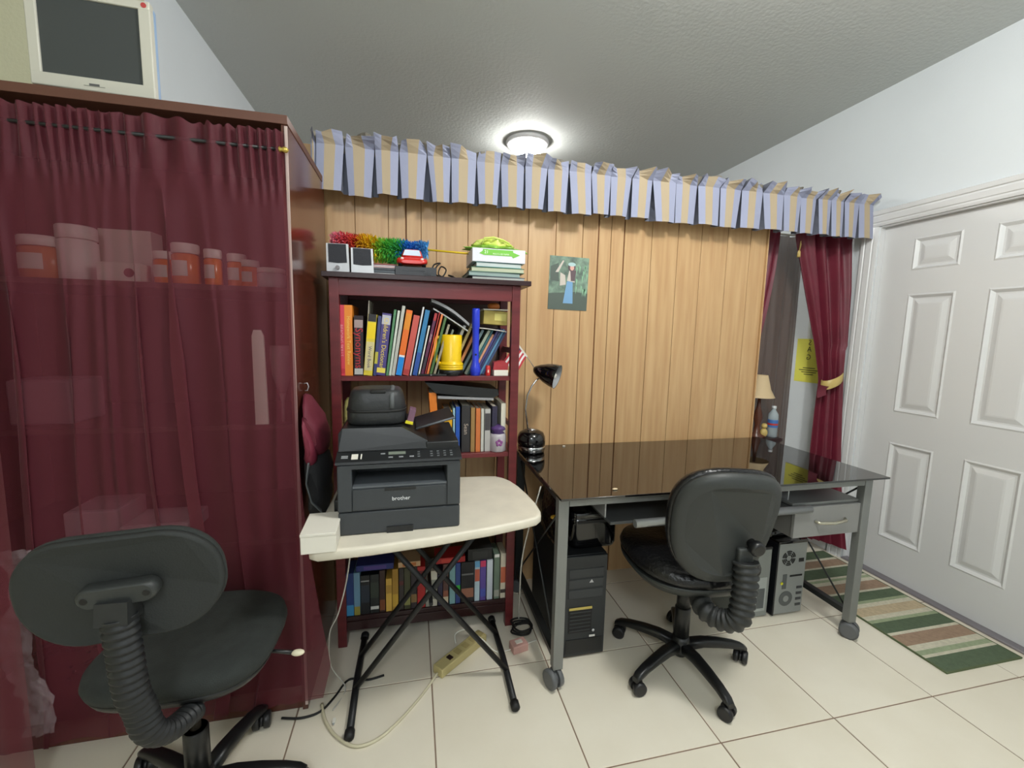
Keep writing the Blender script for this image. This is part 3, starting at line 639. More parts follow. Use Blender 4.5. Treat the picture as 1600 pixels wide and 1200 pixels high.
# rainbow feather duster
q = empty('feather_duster', (at(595, 385, 1, .87).x, .885, ZT+.140), 'rainbow feather duster with yellow handle lying on the bookcase', 'duster')
cols_ = [(236, 130, 150), (226, 74, 84), (226, 78, 50), (232, 170, 20), (236, 190, 10), (150, 205, 60), (90, 195, 70), (60, 180, 90), (30, 130, 210), (40, 120, 215), (80, 160, 220)]
b = B()
x0, x1 = at(520, 385, 1, .88).x-q.location.x, at(668, 385, 1, .88).x-q.location.x
rnd = random.Random(3)
for k in range(5200):
    u = rnd.random(); a = rnd.uniform(0, 2*PI); x = x0+(x1-x0)*u
    zc = .012*math.cos(u*5)-.006+.0*u
    r = (.036+.020*math.sin(PI*u)+.004*math.sin(u*21))*rnd.uniform(.75, 1.15); mi_ = min(10, max(0, int(u*11+rnd.uniform(-.35, .35))))
    d = Vector((rnd.uniform(-.5, .2), math.cos(a), math.sin(a))).normalized(); c0 = Vector((x, 0, zc))
    tng = Vector((0, -math.sin(a), math.cos(a)))*.0016+Vector((.0016, 0, 0))
    p0_, p1_, p2_ = c0+d*r*.35, c0+d*r*.8+Vector((0, 0, .002)), c0+d*r+Vector((rnd.uniform(-.006, .006), 0, -.003))
    v = [b.bm.verts.new(g) for g in (p0_-tng*.5, p0_+tng*.5, p1_+tng, p2_, p1_-tng)]
    f = b.bm.faces.new(v); f.material_index = mi_
b.mi = 0
fe = b.build('feathers', [mat('feather_%d' % i, c, .9) for i, c in enumerate(cols_)], q, fixn=False); fe['kind'] = 'stuff'
b = B()
for i in range(11):
    xa = x0+(x1-x0)*(i/11+.0); xb = x0+(x1-x0)*((i+1)/11)
    b.tube([(xa, 0, .012*math.cos(i/11*5)-.006), (xb, 0, .012*math.cos((i+1)/11*5)-.006)], .022, 12, mi=i)
b.build('core', [mat('feather_%d' % i, c, .9) for i, c in enumerate(cols_)], q)
B().tube([(x1-.01, 0, -.003), (x1+.16, 0, -.008), (x1+.20, 0, -.009)], [.004, .0045, .005], 10).build('handle', mat('yellow_handle', (232, 196, 30), .35), q)
# black cable coil
def wire(name, pts, r, m, label, cat='cable', sub=6):
    P_ = [Vector(p) for p in pts]; out = []
    for i in range(len(P_)-1):
        a, b_, c, d = P_[max(i-1, 0)], P_[i], P_[i+1], P_[min(i+2, len(P_)-1)]
        for k in range(sub):
            t_ = k/sub; out.append(.5*((2*b_)+(c-a)*t_+(2*a-5*b_+4*c-d)*t_*t_+(3*b_-a-3*c+d)*t_**3))
    out.append(P_[-1]); o = B().tube(out, r, 6).build(name, m); return tag(o, label, cat)
p = at(690, 428, 1, .76)
wire('cable_coil', [(p.x-.045, .76, ZT+.004), (p.x-.02, .77, ZT+.05), (p.x-.005, .78, ZT+.066), (p.x-.03, .79, ZT+.06), (p.x-.035, .78, ZT+.03), (p.x+.0, .76, ZT+.008), (p.x+.02, .78, ZT+.04), (p.x+.0, .80, ZT+.055), (p.x-.01, .79, ZT+.02), (p.x+.03, .76, ZT+.004), (p.x+.05, .77, ZT+.012), (p.x+.03, .79, ZT+.02), (p.x+.07, .77, ZT+.004)], .003, BLKR, 'tangled black cable on the bookcase between toy car and book stack')
# stack of books and paper ream
stk = [(738, 821, .020, (176, 182, 178), (70, 74, 90), 'bottom book of the pale stack on the bookcase, with navy cover', -.5),
       (731, 813, .018, (150, 170, 165), (96, 120, 118), 'second book from the bottom of the pale stack, grey-blue', 1.5),
       (737, 820, .020, (190, 196, 170), (80, 120, 90), 'third book up in the pale stack, with green cover', -1),
       (743, 815, .020, (196, 206, 204), (60, 130, 130), 'fourth book up in the pale stack, with teal cover', 1)]
z = ZT
for u0, u1, th, pc, cc, lab, rz in stk:
    xa, xb = at(u0, 430, 1, .745).x, at(u1, 430, 1, .745).x
    q = empty('book', ((xa+xb)/2, .85, z), lab, 'book', rotz=R(rz), group='books stacked flat on the bookcase'); W_ = xb-xa
    B().rng((-W_/2, -.10, 0), (W_/2, .10, .002)).rng((-W_/2, -.10, th-.0025), (W_/2, .10, th-.0005)).rng((-W_/2, .098, .002), (W_/2, .10, th-.0025)).build('cover', flat(cc, .4), q)
    B().rng((-W_/2+.003, -.098, .0021), (W_/2-.003, .097, th-.0026)).build('pages', flat(pc, .8), q); z += th
xa, xb = at(738, 395, 1, .745).x, at(821, 395, 1, .745).x
q = empty('paper_ream', ((xa+xb)/2, .85, z), 'white paper ream with green arrow label on the pale book stack', 'paper ream'); W_ = xb-xa
box1('ream', (0, 0, .028), (W_, .21, .056), mat('ream_white', (226, 226, 234), .5), q, bev=.002)
B().prism([(-.085, .034), (-.07, .045), (-.07, .052), (.06, .052), (.06, .044), (.09, .034), (.06, .020), (.055, .028), (-.065, .028)], -.1062, -.1052, ax=1).build('green_label', flat((120, 195, 66)), q)
text('lettering', 'MULTI-USE PAPER', .009, flat((235, 245, 220)), q, (.008, -.1064, .034), (PI/2, 0, 0))
text('number', '21', .018, flat((245, 250, 240)), q, (-.055, -.1064, .040), (PI/2, 0, 0))
z += .056
q = empty('plastic_bag', ((xa+xb)/2-.01, .85, z), 'crumpled yellow-green plastic bag on the paper ream', 'plastic bag')
PB = mat('lime_film', (206, 222, 90), .3, c2=(222, 232, 130), vscale=20)
def bagR(cx, cy, rx, ry, z0, z1, sd, n=36, k=12):
    R_ = []
    for j in range(k+1):
        v = j/k; s_ = math.sin(PI*(.12+.80*v))**.6
        R_.append([(cx+rx*s_*math.cos(g)*(1+.45*noise.noise(Vector((math.cos(g)*3, math.sin(g)*3, v*3+sd)))), cy+ry*s_*math.sin(g)*(1+.45*noise.noise(Vector((math.cos(g)*3, math.sin(g)*3, v*3+sd+5)))), z0+(z1-z0)*v+.006*noise.noise(Vector((math.cos(g)*4, math.sin(g)*4, sd+v*2)))*(v > .1)) for g in [2*PI*i/n for i in range(n)]])
    return R_
B().rings(bagR(-.005, -.02, .078, .06, .004, .055, 3)).build('bag_bundle', PB, q)
b = B().rings(bagR(.0, -.03, .115, .075, .0, .016, 8)); b.rings([[(.10+.012*s_*math.cos(g)+x_, -.05+.014*s_*math.sin(g), .008+z_) for g in [2*PI*i/10 for i in range(10)]] for s_, x_, z_ in ((.6, 0, .0), (1.2, .015, .0), (1, .03, -.006), (.3, .045, -.012))]); b.build('bag_skirt', mat('lime_film2', (150, 205, 80), .3), q)
B().tube([(-.06, -.075, .02), (-.05, -.085, .045), (-.01, -.085, .05), (.03, -.08, .042), (.06, -.075, .03)], .004, 8).build('bag_handle', PB, q)

# ------------------------------------------------------------------ photo on the panelling
q = empty('photograph', (.716, 1.0485, 1.598), 'unframed colour photograph of a woman in a blue dress taped to the wood panelling', 'photo', rot=(0, R(1), 0))
GRN = mat('photo_foliage', (84, 100, 92), .5, c2=(138, 166, 144), vscale=26)
box1('print', (0, 0, 0), (.212, .0012, .268), GRN, q)
b = B()
def pp(b, pts, mi): b.prism([(x*.106, z_*.134) for x, z_ in pts], -.0014, -.0009, ax=1, mi=mi)
pp(b, [(-1, -1), (1, -1), (1, -.35), (.4, -.3), (-1, -.4)], 0)
pp(b, [(-.95, .1), (-.5, .05), (-.55, .75), (-.95, .6)], 0)
b.build('dark_area', flat((84, 96, 88)), q)
b = B(); b.prism([(x*.106, z_*.134) for x, z_ in [(-.25, -.75), (.25, -.75), (.2, .1), (.0, .15), (-.1, .05)]], -.002, -.0014, ax=1); b.build('dress_print', flat((120, 165, 205)), q)
b = B()
for pts in ([(-.1, .1), (.3, .05), (.3, .4), (.0, .5)], [(-.7, .4), (-.35, .85), (-.28, .83), (-.55, .4)], [(-.45, .4), (-.2, .3), (-.15, -.05), (-.45, -.1)]):
    b.prism([(x*.106, z_*.134) for x, z_ in pts], -.0024, -.002, ax=1)
b.build('light_clothes_print', flat((206, 196, 186)), q)
b = B(); b.prism([(.012+.02*math.cos(g), .082+.022*math.sin(g)) for g in [2*PI*i/14 for i in range(14)]], -.0028, -.0024, ax=1); b.prism([(x*.106, z_*.134) for x, z_ in [(.05, .5), (.35, .5), (.3, .1), (.1, .1)]], -.0026, -.0023, ax=1); b.build('hair_print', flat((96, 78, 84)), q)
b = B(); b.prism([(.014+.011*math.cos(g), .080+.014*math.sin(g)) for g in [2*PI*i/14 for i in range(14)]], -.0032, -.0028, ax=1); b.build('face_print', flat((222, 170, 155)), q)
b = B(); b.prism([(.012+.021*math.cos(g), .096+.010*math.sin(g)) for g in [2*PI*i/14 for i in range(14)]], -.0034, -.003, ax=1); b.build('headband_print', flat((176, 205, 205)), q)
b = B()
rnd = random.Random(5)
for k in range(14):
    x, z_ = rnd.uniform(.35, .92), rnd.uniform(-.3, .8); b.prism([(x*.106, z_*.134), ((x+.08)*.106, (z_-.06)*.134), ((x+.02)*.106, (z_-.32)*.134)], -.0016, -.0011, ax=1)
b.build('leaf_print', flat((140, 186, 152)), q)

# ------------------------------------------------------------------ valance
VB, VT, VSHADE = flat((156, 161, 186), .8), flat((180, 163, 136), .8), flat((104, 108, 122), .8)  # third tone: shade between the pleats put into a darker blue-grey
pl = [-.48, -.456, -.344, -.221, -.120, .000, .105, .220, .332, .445, .556, .662, .775, .879, .992, 1.104, 1.237, 1.360, 1.490, 1.618, 1.750, 1.885, 2.003, 2.11, 2.20, 2.29, 2.395, 2.50]
rnd = random.Random(11)
b = B(); colsV = []   # columns: list of (function z->(x,y)) sampled at levels
LV = [2.150, 2.140, 2.124, 2.108, 2.06, 2.0, 1.955, 1.918]
def column(xt, xb, yt, yb, hy, hz):
    c = []
    for i, z_ in enumerate(LV):
        v = (2.108-z_)/(2.108-1.918)
        if z_ > 2.108: c.append((xt+hy[2]*(z_-2.108)/.042, yt-.034*(z_-2.108)/.042+hy[0]*(z_-2.108)/.042, z_+hz*(z_ > 2.139)))
        else: c.append((xt+(xb-xt)*v, yt+(yb-yt)*v, z_+(hy[1] if i == len(LV)-1 else 0)))
    return c
mats_ = []
for k, (a, c) in enumerate(zip(pl, pl[1:])):
    w_ = c-a; gap = .006; g2 = .016+rnd.random()*.02
    if k == 0 or k == len(pl)-2: g2 = .004
    sh = rnd.uniform(-.010, .010); yo = .952+rnd.uniform(-.006, .006); yb = yo-.012+rnd.uniform(-.012, .014); dz = rnd.uniform(-.008, .008)
    x0, x1 = a+gap/2, c-gap/2; X0, X1 = a+g2/2+sh, c-g2/2+sh
    s1 = rnd.uniform(.24, .36); s2 = s1+rnd.uniform(.34, .42)
    hh = [rnd.uniform(-.034, .034) for _ in range(4)]; zz = [rnd.uniform(-.012, .006) for _ in range(4)]
    for m_, f_ in enumerate((0, s1, s2, 1)):
        colsV.append(column(x0+(x1-x0)*f_, X0+(X1-X0)*f_, yo-.004*(m_ in (1, 2)), yb-(.006*(m_ in (1, 2))), (hh[m_], dz+rnd.uniform(-.002, .002), rnd.uniform(-.012, .012)), zz[m_]))
    mats_ += [0, 1, 0]
    if k < len(pl)-2:
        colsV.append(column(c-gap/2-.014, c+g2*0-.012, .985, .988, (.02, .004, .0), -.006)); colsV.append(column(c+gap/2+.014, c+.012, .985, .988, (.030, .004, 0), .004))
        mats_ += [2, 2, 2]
for q_, (A, C) in enumerate(zip(colsV, colsV[1:])):
    for i in range(len(LV)-1):
        f = b.bm.faces.new([b.bm.verts.new(v) for v in (A[i], C[i], C[i+1], A[i+1])]); f.material_index = mats_[q_] if q_ < len(mats_) else 0
bmesh.ops.remove_doubles(b.bm, verts=b.bm.verts[:], dist=.00002)
# lining leaning back from the header
val = b.build('valance', [VB, VT, VSHADE], fixn=False); tag(val, 'blue and tan striped box-pleated valance along the partition top', 'valance')
md = val.modifiers.new('thick', 'SOLIDIFY'); md.thickness = .0015
for i_ in range(3): pass
rnd = random.Random(21)
b = B()
RV = []
for i in range(181):
    u = i/180; x = -.47+2.96*u
    RV.append((x, .962+.024*math.sin(u*150)+.014*math.sin(u*67), 2.154+.008*math.sin(u*97+1)+.006*math.sin(u*41)))
for (p_, q_) in zip(RV, RV[1:]):
    f = b.bm.faces.new([b.bm.verts.new(v) for v in (p_, q_, (q_[0], .985, 2.09), (p_[0], .985, 2.09))])
bmesh.ops.remove_doubles(b.bm, verts=b.bm.verts[:], dist=.00002)
ln = b.build('lining', flat((146, 140, 128), .8), val, fixn=False); m_ = ln.modifiers.new('thick', 'SOLIDIFY'); m_.thickness = .0012
B().cyl((-.47, 1.0, 2.105), (2.50, 1.0, 2.105), .008).build('rod', PLASTW, val)

# ------------------------------------------------------------------ curtains in the gap right of the partition
def rcurt(u, v):
    z_ = 2.02-(2.02-.08)*v
    kz = [(2.02, 2.10, 2.505, 1.09), (1.92, 2.12, 2.505, 1.09), (1.64, 2.215, 2.505, 1.05), (1.30, 2.33, 2.500, 1.02), (1.13, 2.375, 2.495, 1.01), (1.08, 2.38, 2.49, 1.005), (.9, 2.37, 2.50, .99), (.55, 2.36, 2.505, .955), (.3, 2.37, 2.505, .91), (.08, 2.39, 2.505, .86)]
    for (za, a0, a1, ya), (zb, b0, b1, yb) in zip(kz, kz[1:]):
        if z_ <= za and z_ >= zb-1e-6:
            t_ = (za-z_)/(za-zb); l, r, y1 = a0+(b0-a0)*t_, a1+(b1-a1)*t_, ya+(yb-ya)*t_; break
    am = .018*(r-l)/.3+.003; y0 = 1.06 if z_ > 1.1 else 1.06-.03*(1.1-z_)
    if z_ < 1.3: r = min(r, 2.488)
    return (l+(r-l)*u, y0+(y1-y0)*u*u+am*math.sin(u*24+v*2)+am*.5*math.sin(u*41+1), z_)
o = B().grid(rcurt, 70, 60).build('curtain', MAROONS, fixn=False); tag(o, 'maroon curtain gathered by a gold tieback beside the door casing', 'curtain')
q = empty('tieback', (2.435, 1.03, 1.095), 'gold satin tieback around the right maroon curtain', 'tieback')
GO = mat('gold_satin', (205, 180, 110), .35, bump=.2, bscale=60)
b = B(); b.rings([[((.060+e)*math.cos(g), (.042+e)*math.sin(g), zz+.030*math.cos(g)) for g in [2*PI*i/28 for i in range(28)]] for e, zz in ((0, -.028), (.004, -.02), (.004, .02), (0, .028))], cap0=False, cap1=False).build('band', GO, q)
def flapf(u, v): return (2.385-.055*u-.01*v-2.435, 1.0+.012*math.sin(v*3)+.01*u-1.03, 1.06-.05*v+.03*u*(1-v)*(1)-.02*u-1.095)
o = B().grid(flapf, 6, 6).build('curtain_flap', MAROONS, q, fixn=False)
def lcurt(u, v):
    z_ = 2.02-(2.02-.75)*v
    r = 2.06-.16*min(1, (2.02-z_)/.95)**1.9; l = 1.86
    am = .008
    return (l+(r-l)*u, 1.13+am*math.sin(u*22+v*2), z_)
o = B().grid(lcurt, 30, 40).build('curtain', MAROONS, fixn=False); tag(o, 'maroon curtain drawn behind the right edge of the wood partition', 'curtain')
def bcurt(u, v):
    z_ = 2.0-(2.0-.35)*v; r = at(1241, 560, 1, 1.32).x
    return (1.70+(r-1.70)*u, 1.32+.012*math.sin(u*46+v)+.006*math.sin(u*83), z_)
o = B().grid(bcurt, 70, 30).build('curtain', BROWNSH, fixn=False); tag(o, 'sheer brown curtain hanging behind the gap between the maroon curtains', 'curtain')
q = tag(B().cyl((1.86, 1.11, 2.03), (2.52, 1.11, 2.03), .008).cyl((2.515, 1.11, 2.03), (2.524, 1.11, 2.03), .018).build('curtain_rod', PLASTW), 'white rod carrying the maroon curtains behind the valance', 'curtain rod')
q = tag(B().cyl((1.2, 1.32, 2.01), (2.52, 1.32, 2.01), .007).build('curtain_rod', PLASTW), 'white rod carrying the sheer brown curtain', 'curtain rod')
q = empty('tassel_cord', (2.16, 1.075, 1.98), 'gold cord tassel hanging between the two maroon curtains', 'cord')
B().tube([(0, 0, .03), (-.004, 0, -.05), (-.012, 0, -.12)], .003, 6).tube([(.01, 0, .03), (.006, 0, -.04), (-.010, 0, -.12)], .003, 6).build('cord', GO, q); B().lathe([(.004, -.12), (.008, -.13), (.010, -.16)], c=(-.012, 0, 0), n=10).build('tassel', GO, q)

# notice and papers on the wall beyond
yl = mat('yellow_paper', (232, 228, 96), .7)
q = empty('notice', (XR-.002, 1.275, 1.20), 'yellow paper notice with black vertical letters on the white wall beyond the curtain', 'notice')
box1('sheet', (0, 0, 0), (.0015, .215, .29), yl, q)
bk = flat((70, 66, 40), .8)
for s_, z_ in (('S', .118), ('A', .075), ('G', .022)): text('letter', s_, .05, bk, q, (-.0012, .01, z_), (PI/2, 0, PI/2), ext=.0002, sx=1)
for i, w_ in enumerate((.09, .15, .11, .07)): box1('small_print', (-.0012, .0, -.05-.014*i), (.0008, w_, .005), bk, q)
q = empty('paper_sheet', (XR-.002, 1.245, 1.53), 'white paper sheet taped above the yellow notice', 'paper'); box1('sheet', (0, 0, 0), (.0015, .13, .36), mat('grey_paper', (205, 208, 204), .7), q); box1('tape', (-.001, 0, .17), (.001, .05, .03), flat((220, 200, 90), .4), q)

# bedside table behind the partition with lamp and bottle
q = empty('side_table', (1.98, 1.215, 0), 'dark wooden side table standing behind the partition gap', 'table')
box1('table_top', (0, 0, .70), (.5, .15, .02), MAHOGD, q, bev=.002)
for x in (-.22, .22):
    for y in (-.055, .055): box1('leg', (x, y, .345), (.03, .03, .69), MAHOGD, q)
p = at(1189, 600, 1, 1.22)
q = empty('table_lamp', (p.x-.006, 1.215, .71), 'small lamp with cream cone shade behind the partition edge', 'lamp')
B().lathe([(.05, 0), (.052, .01), (.02, .03), (.015, .08), (.03, .13), (.012, .2), (.008, .27)], n=20).build('base', mat('brown_ceramic', (90, 50, 34), .3), q)
B().lathe([(.086, .26), (.060, .31), (.038, .40)], n=28, cap=False).build('shade', mat('cream_shade', (214, 190, 150), .7), q)
p = at(1201, 692, 1, 1.20)
q = empty('water_bottle', (p.x+.012, 1.195, .71), 'clear plastic water bottle with blue and red label behind the desk corner', 'bottle')
CLR = mat('clear_water', (200, 215, 222), .1, alpha=.55)
B().lathe([(.026, 0), (.03, .004), (.030, .13), (.028, .15), (.013, .175), (.012, .185)], n=20).build('bottle_body', CLR, q)
B().lathe([(.0305, .065), (.0305, .115)], n=20, cap=False).build('label_band', flat((70, 120, 190), .4), q); B().lathe([(.0308, .08), (.0308, .092)], n=20, cap=False).build('label_stripe', flat((200, 60, 60), .4), q)
B().lathe([(.0135, .184), (.0135, .200), (.012, .202)], n=16).build('cap', flat((225, 228, 232)), q)
q = tag(B().sphere((0, 0, .03), .025, 12, 8, (1, .8, 1.2)).sphere((0, 0, .075), .018, 12, 8).build('figurine', GO, loc=(p.x-.055, 1.19, .71)), 'small gold figurine left of the water bottle', 'figurine')

# ------------------------------------------------------------------ computer desk
DX0, DX1, DYF, DYB, DZT = .44, 1.925, .31, 1.01, .762
dk = empty('computer_desk', (1.18, .66, 0), 'black glass topped computer desk on grey steel frame and castors', 'desk')
def db(name, p0, p1, m=STEEL, bev=.002):
    L = dk.location; return B().rng([p0[i]-L[i] for i in range(3)], [p1[i]-L[i] for i in range(3)], bev=bev).build(name, m, dk)
def dt(name, pts, r, m, sq=False, up=None):
    L = dk.location; return B().tube([Vector(p)-L for p in pts], r, 10, sq=sq, up=up).build(name, m, dk)
db('glass_top', (DX0, DYF-.025, DZT-.008), (DX1, DYB, DZT), GLASSTOP, bev=.001)
F0, F1 = DX0+.005, 1.842
for x in (F0, F1):
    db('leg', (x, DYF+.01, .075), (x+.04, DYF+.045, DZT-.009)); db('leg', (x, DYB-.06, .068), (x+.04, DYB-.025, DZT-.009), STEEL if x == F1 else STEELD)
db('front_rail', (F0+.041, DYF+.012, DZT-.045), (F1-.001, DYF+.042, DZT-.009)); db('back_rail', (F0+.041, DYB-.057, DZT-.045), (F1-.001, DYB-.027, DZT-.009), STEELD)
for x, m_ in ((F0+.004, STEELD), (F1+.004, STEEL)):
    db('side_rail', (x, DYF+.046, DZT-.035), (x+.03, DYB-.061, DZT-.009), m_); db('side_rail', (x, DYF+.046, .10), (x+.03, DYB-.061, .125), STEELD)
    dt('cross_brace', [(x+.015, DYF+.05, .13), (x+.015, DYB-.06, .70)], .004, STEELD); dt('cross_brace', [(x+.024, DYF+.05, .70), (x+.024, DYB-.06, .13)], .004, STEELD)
def castor(x, y, ang, parent_loc, par, rad=.032, m=None, name='castor'):
    m = m or mat('castor_grey', (96, 98, 100), .45)
    o = Vector((x, y, 0))-Vector(parent_loc); ca, sa = math.cos(ang), math.sin(ang); A = Vector((ca, sa, 0)); H = o+Vector((0, 0, rad))
    b = B()
    for s_ in (-1, 1): b.tube([H+A*(s_*.007), H+A*(s_*.011), H+A*(s_*.024), H+A*(s_*.027)], [rad*.95, rad, rad, rad*.75], 18)
    b.tube([H-A*.006, H+A*.006], rad*.72, 12)
    b.tube([H+Vector((0, 0, rad*.5)), H+Vector((0, 0, rad*1.35))], .007, 8)
    return b.build(name, m, par)
castor(.452, .331, R(20), dk.location, dk, rad=.037); castor(1.862, .331, R(35), dk.location, dk, rad=.037); castor(.462, DYB-.045, R(60), dk.location, dk); castor(1.862, DYB-.045, R(10), dk.location, dk)
# keyboard tray, shelf and drawer
db('keyboard_tray', (.66, .34, .625), (1.50, .72, .637), mat('tray_grey', (78, 80, 80), .5))
dt('tray_edge', [(.75, .318, .634), (1.56, .318, .634)], .016, mat('silver_edge', (160, 163, 165), .3, metal=.6))
for x in (.655, 1.505): db('tray_bracket', (x, .38, .637), (x+.006, .70, DZT-.045), SILV)
db('drawer_shelf', (1.49, .34, .640), (F1-.002, .93, .652), STEEL)
db('drawer_box', (1.50, .345, .50), (F1-.004, .90, .639), mat('drawer_grey', (122, 122, 120), .5)); dr = db('drawer', (1.495, .328, .503), (F1-.003, .344, .636), mat('drawer_front', (134, 134, 132), .5))
dh = B(); L = dk.location
dh.tube([Vector((1.60, .327, .572))-L, Vector((1.61, .312, .570))-L, Vector((1.68, .306, .566))-L, Vector((1.75, .312, .570))-L, Vector((1.76, .327, .572))-L], .006, 8); hnd = dh.build('drawer_handle', mat('satin_nickel', (190, 186, 168), .3, metal=.8), dr)

# castor shadows etc. handled by light; small crumbs on glass
q = tag(B().sphere((0, 0, 0), .007, 8, 6, (1.6, .8, .5)).build('crumb', flat((225, 205, 170)), loc=tuple(at(961, 764, 2, DZT+.0035)+Vector((0, 0, .0)))), 'pale crumb near the front edge of the glass desk', 'crumb')
q = tag(B().sphere((0, 0, 0), .006, 8, 6, (1.4, .8, .5)).build('crumb', flat((225, 215, 200)), loc=tuple(at(881, 697, 2, DZT+.003))), 'pale crumb at the back of the glass desk near the lamp', 'crumb')

# desk lamp with gooseneck
LP = Vector((.500, .905, DZT+.0005))
q = empty('desk_lamp', LP, 'black and chrome gooseneck desk lamp on the left back corner of the glass desk', 'lamp')
B().lathe([(.060, 0), (.066, .004), (.067, .014)], n=32).lathe([(.067, .032), (.070, .052), (.068, .076), (.058, .097), (.03, .11), (.01, .112)], n=32).build('base', BLKG, q)
B().lathe([(.0675, .014), (.0685, .015), (.0685, .032), (.0675, .033)], n=32).build('chrome_band', CHROME, q)
B().lathe([(.022, .106), (.022, .113), (.006, .118)], n=20).build('neck_collar', CHROME, q)
P1 = [at(u, v, 1, .90)-LP for u, v in ((822, 665), (821, 640), (824, 618), (831, 603), (838, 594), (846, 588))]
P1[0] = Vector((-.018, 0, .11))
B().tube(P1, .0042, 8).build('gooseneck', CHROME, q)
c0 = at(836, 577, 1, .90)-LP; c1 = at(871, 589, 1, .835)-LP; ax_ = (c1-c0).normalized()
def ringp(c, n_, r, k=28):
    a = n_.orthogonal().normalized(); e = n_.cross(a); return [c+a*(r*math.cos(2*PI*i/k))+e*(r*math.sin(2*PI*i/k)) for i in range(k)]
ld = (c1-c0).length
B().rings([ringp(c0+ax_*(ld*f_), ax_, r_) for f_, r_ in ((-.06, .008), (0, .018), (.2, .032), (.5, .047), (.8, .056), (1.0, .058))], cap1=False).build('lamp_shade', BLKG, q)
B().rings([ringp(c0+ax_*(ld*f_), ax_, r_) for f_, r_ in ((.1, .012), (.25, .030), (.5, .044), (.8, .053), (.995, .0565))], cap1=False).build('shade_lining', mat('grey_enamel', (150, 152, 154), .3), q)
B().rings([ringp(c0+ax_*(ld*f_), ax_, r_, 14) for f_, r_ in ((.2, .012), (.6, .02), (.85, .018), (.95, .008))]).build('bulb', mat('bulb_glass', (215, 215, 205), .2), q)
# little flag stuck at the lamp head
fp = [at(835, 575, 1, .90), at(822, 555, 1, .895), at(805, 533, 1, .89)]
q = empty('small_flag', fp[0], 'small american flag on a thin stick tucked at the desk lamp head', 'flag')
B().tube([p_-fp[0] for p_ in fp], .0018, 6).build('stick', SILV, q)
A0 = at(806, 535, 1, .89)-fp[0]; A1 = at(823, 558, 1, .895)-fp[0]; D0 = at(792, 556, 1, .86)-fp[0]-A0
def fpt(s_, t_): return A0+(A1-A0)*s_+D0*t_*1.3+Vector((0, .006*math.sin(t_*7), 0))
fw = B(); fr_ = B(); fb = B()
for k in range(9):
    bb_ = (fr_ if k % 2 == 0 else fw)
    bb_.grid(lambda u, v, k=k: fpt(1-(k+v)/9, u), 6, 1)
fb.grid(lambda u, v: fpt(.45*v-.002, .45*u)+Vector((0, -.0012, 0)), 5, 2)
for nm, bb_, c in (('red_stripes', fr_, (186, 50, 60)), ('white_stripes', fw, (232, 228, 226)), ('blue_canton', fb, (40, 50, 92))):
    o = bb_.build(nm, flat(c, .6), q, fixn=False)
B().grid(lambda u, v: fpt(v, -.06+.08*u)+Vector((0, -.0015, 0)), 1, 4).build('hem', PAPER, q, fixn=False)

# ------------------------------------------------------------------ folding table
FT = Vector((0, .5, 0)); TZ = .672
ft = empty('folding_table', FT, 'small cream plastic folding table with black crossed legs', 'table')
out = []
XA, XB = -.372, .400
for i in range(9): a = PI/2*i/8; out.append((XB-.015-.05+.05*math.cos(-PI/2+a)+.0, .362+.05*math.sin(-PI/2+a)-.012))
out = [(XA+.02, .228), (-.2, .236), (0, .262), (.2, .300), (.33, .335), (.375, .352), (.396, .375), (.405, .41), (.408, .48), (.400, .58), (.385, .68), (.365, .755), (.34, .80), (.31, .83), (.26, .838), (0, .85), (-.3, .85), (-.365, .83), (XA-.008, .78), (XA-.010, .5), (XA-.006, .26), (XA, .242)]
KT = .92            # the table stands a little nearer than its floor footprint suggests
def near(p): return CAM+(Vector(p)-CAM)*KT
def on_table(e_): e_.location = near(e_.location); e_.scale = (KT, KT, KT)
def tloc(p): return near(Vector(p)+FT)-FT
out = [(x, y-.5) for x, y in out]
def shr(P_, d):
    cx = sum(p[0] for p in P_)/len(P_); cy = sum(p[1] for p in P_)/len(P_); return [(x+(cx-x)*d, y+(cy-y)*d) for x, y in P_]
B().rings([[tloc((x, y, z_)) for x, y in shr(out, d)] for d, z_ in ((.05, TZ-.030), (.012, TZ-.031), (0, TZ-.026), (0, TZ-.006), (.012, TZ), (.05, TZ))], smooth=True).build('table_top', TABLEW, ft)
LEGM = mat('black_leg_steel', (34, 35, 37), .45, metal=.3)
for (xa, xb, dy) in ((-.278, .20, 0), (.29, -.20, 0)):
    tr_ = Vector((xa, -.24, .014))
    fo = B().tube([(xa*.985, -.235, .016), (xa, 0, .018), (xa*.985, .23, .016)], .0125, 12).build('foot_bar', LEGM, ft)
    for y in (-.238, .232): B().tube([(xa*.985, y-.02, .016), (xa*.985, y-.012, .016), (xa*.985, y+.012, .016), (xa*.985, y+.02, .016)], [.008, .0165, .0165, .010], 12).build('foot_cap', BLKR, fo)
    off = -.012 if xa < 0 else .012
    for y in ((-.055, .11) if xa < 0 else (-.08, .13)):
        B().tube([(xa, y, .02), tloc((xb, y+off, TZ-.033))], .010, 10).build('leg', LEGM, ft)
B().tube([tloc((-.21, -.18, TZ-.040)), tloc((.21, -.15, TZ-.040))], .007).tube([tloc((-.21, .2, TZ-.040)), tloc((.21, .2, TZ-.040))], .007).build('under_bar', LEGM, ft)
B().cyl((-.005, -.12, .362), (-.005, .12, .362), .007).build('pivot', LEGM, ft)

# white box on the table corner
p = at(495, 832, 1, .225)
q = empty('small_box', (-.345, .30, TZ), 'small white cardboard box on the left front corner of the folding table', 'box', rotz=R(2))
on_table(q); box1('box_base', (0, 0, .027), (.098, .155, .054), PAPER, q, bev=.001); box1('box_lid', (0, 0, .058), (.101, .158, .008), PAPER, q, bev=.001)

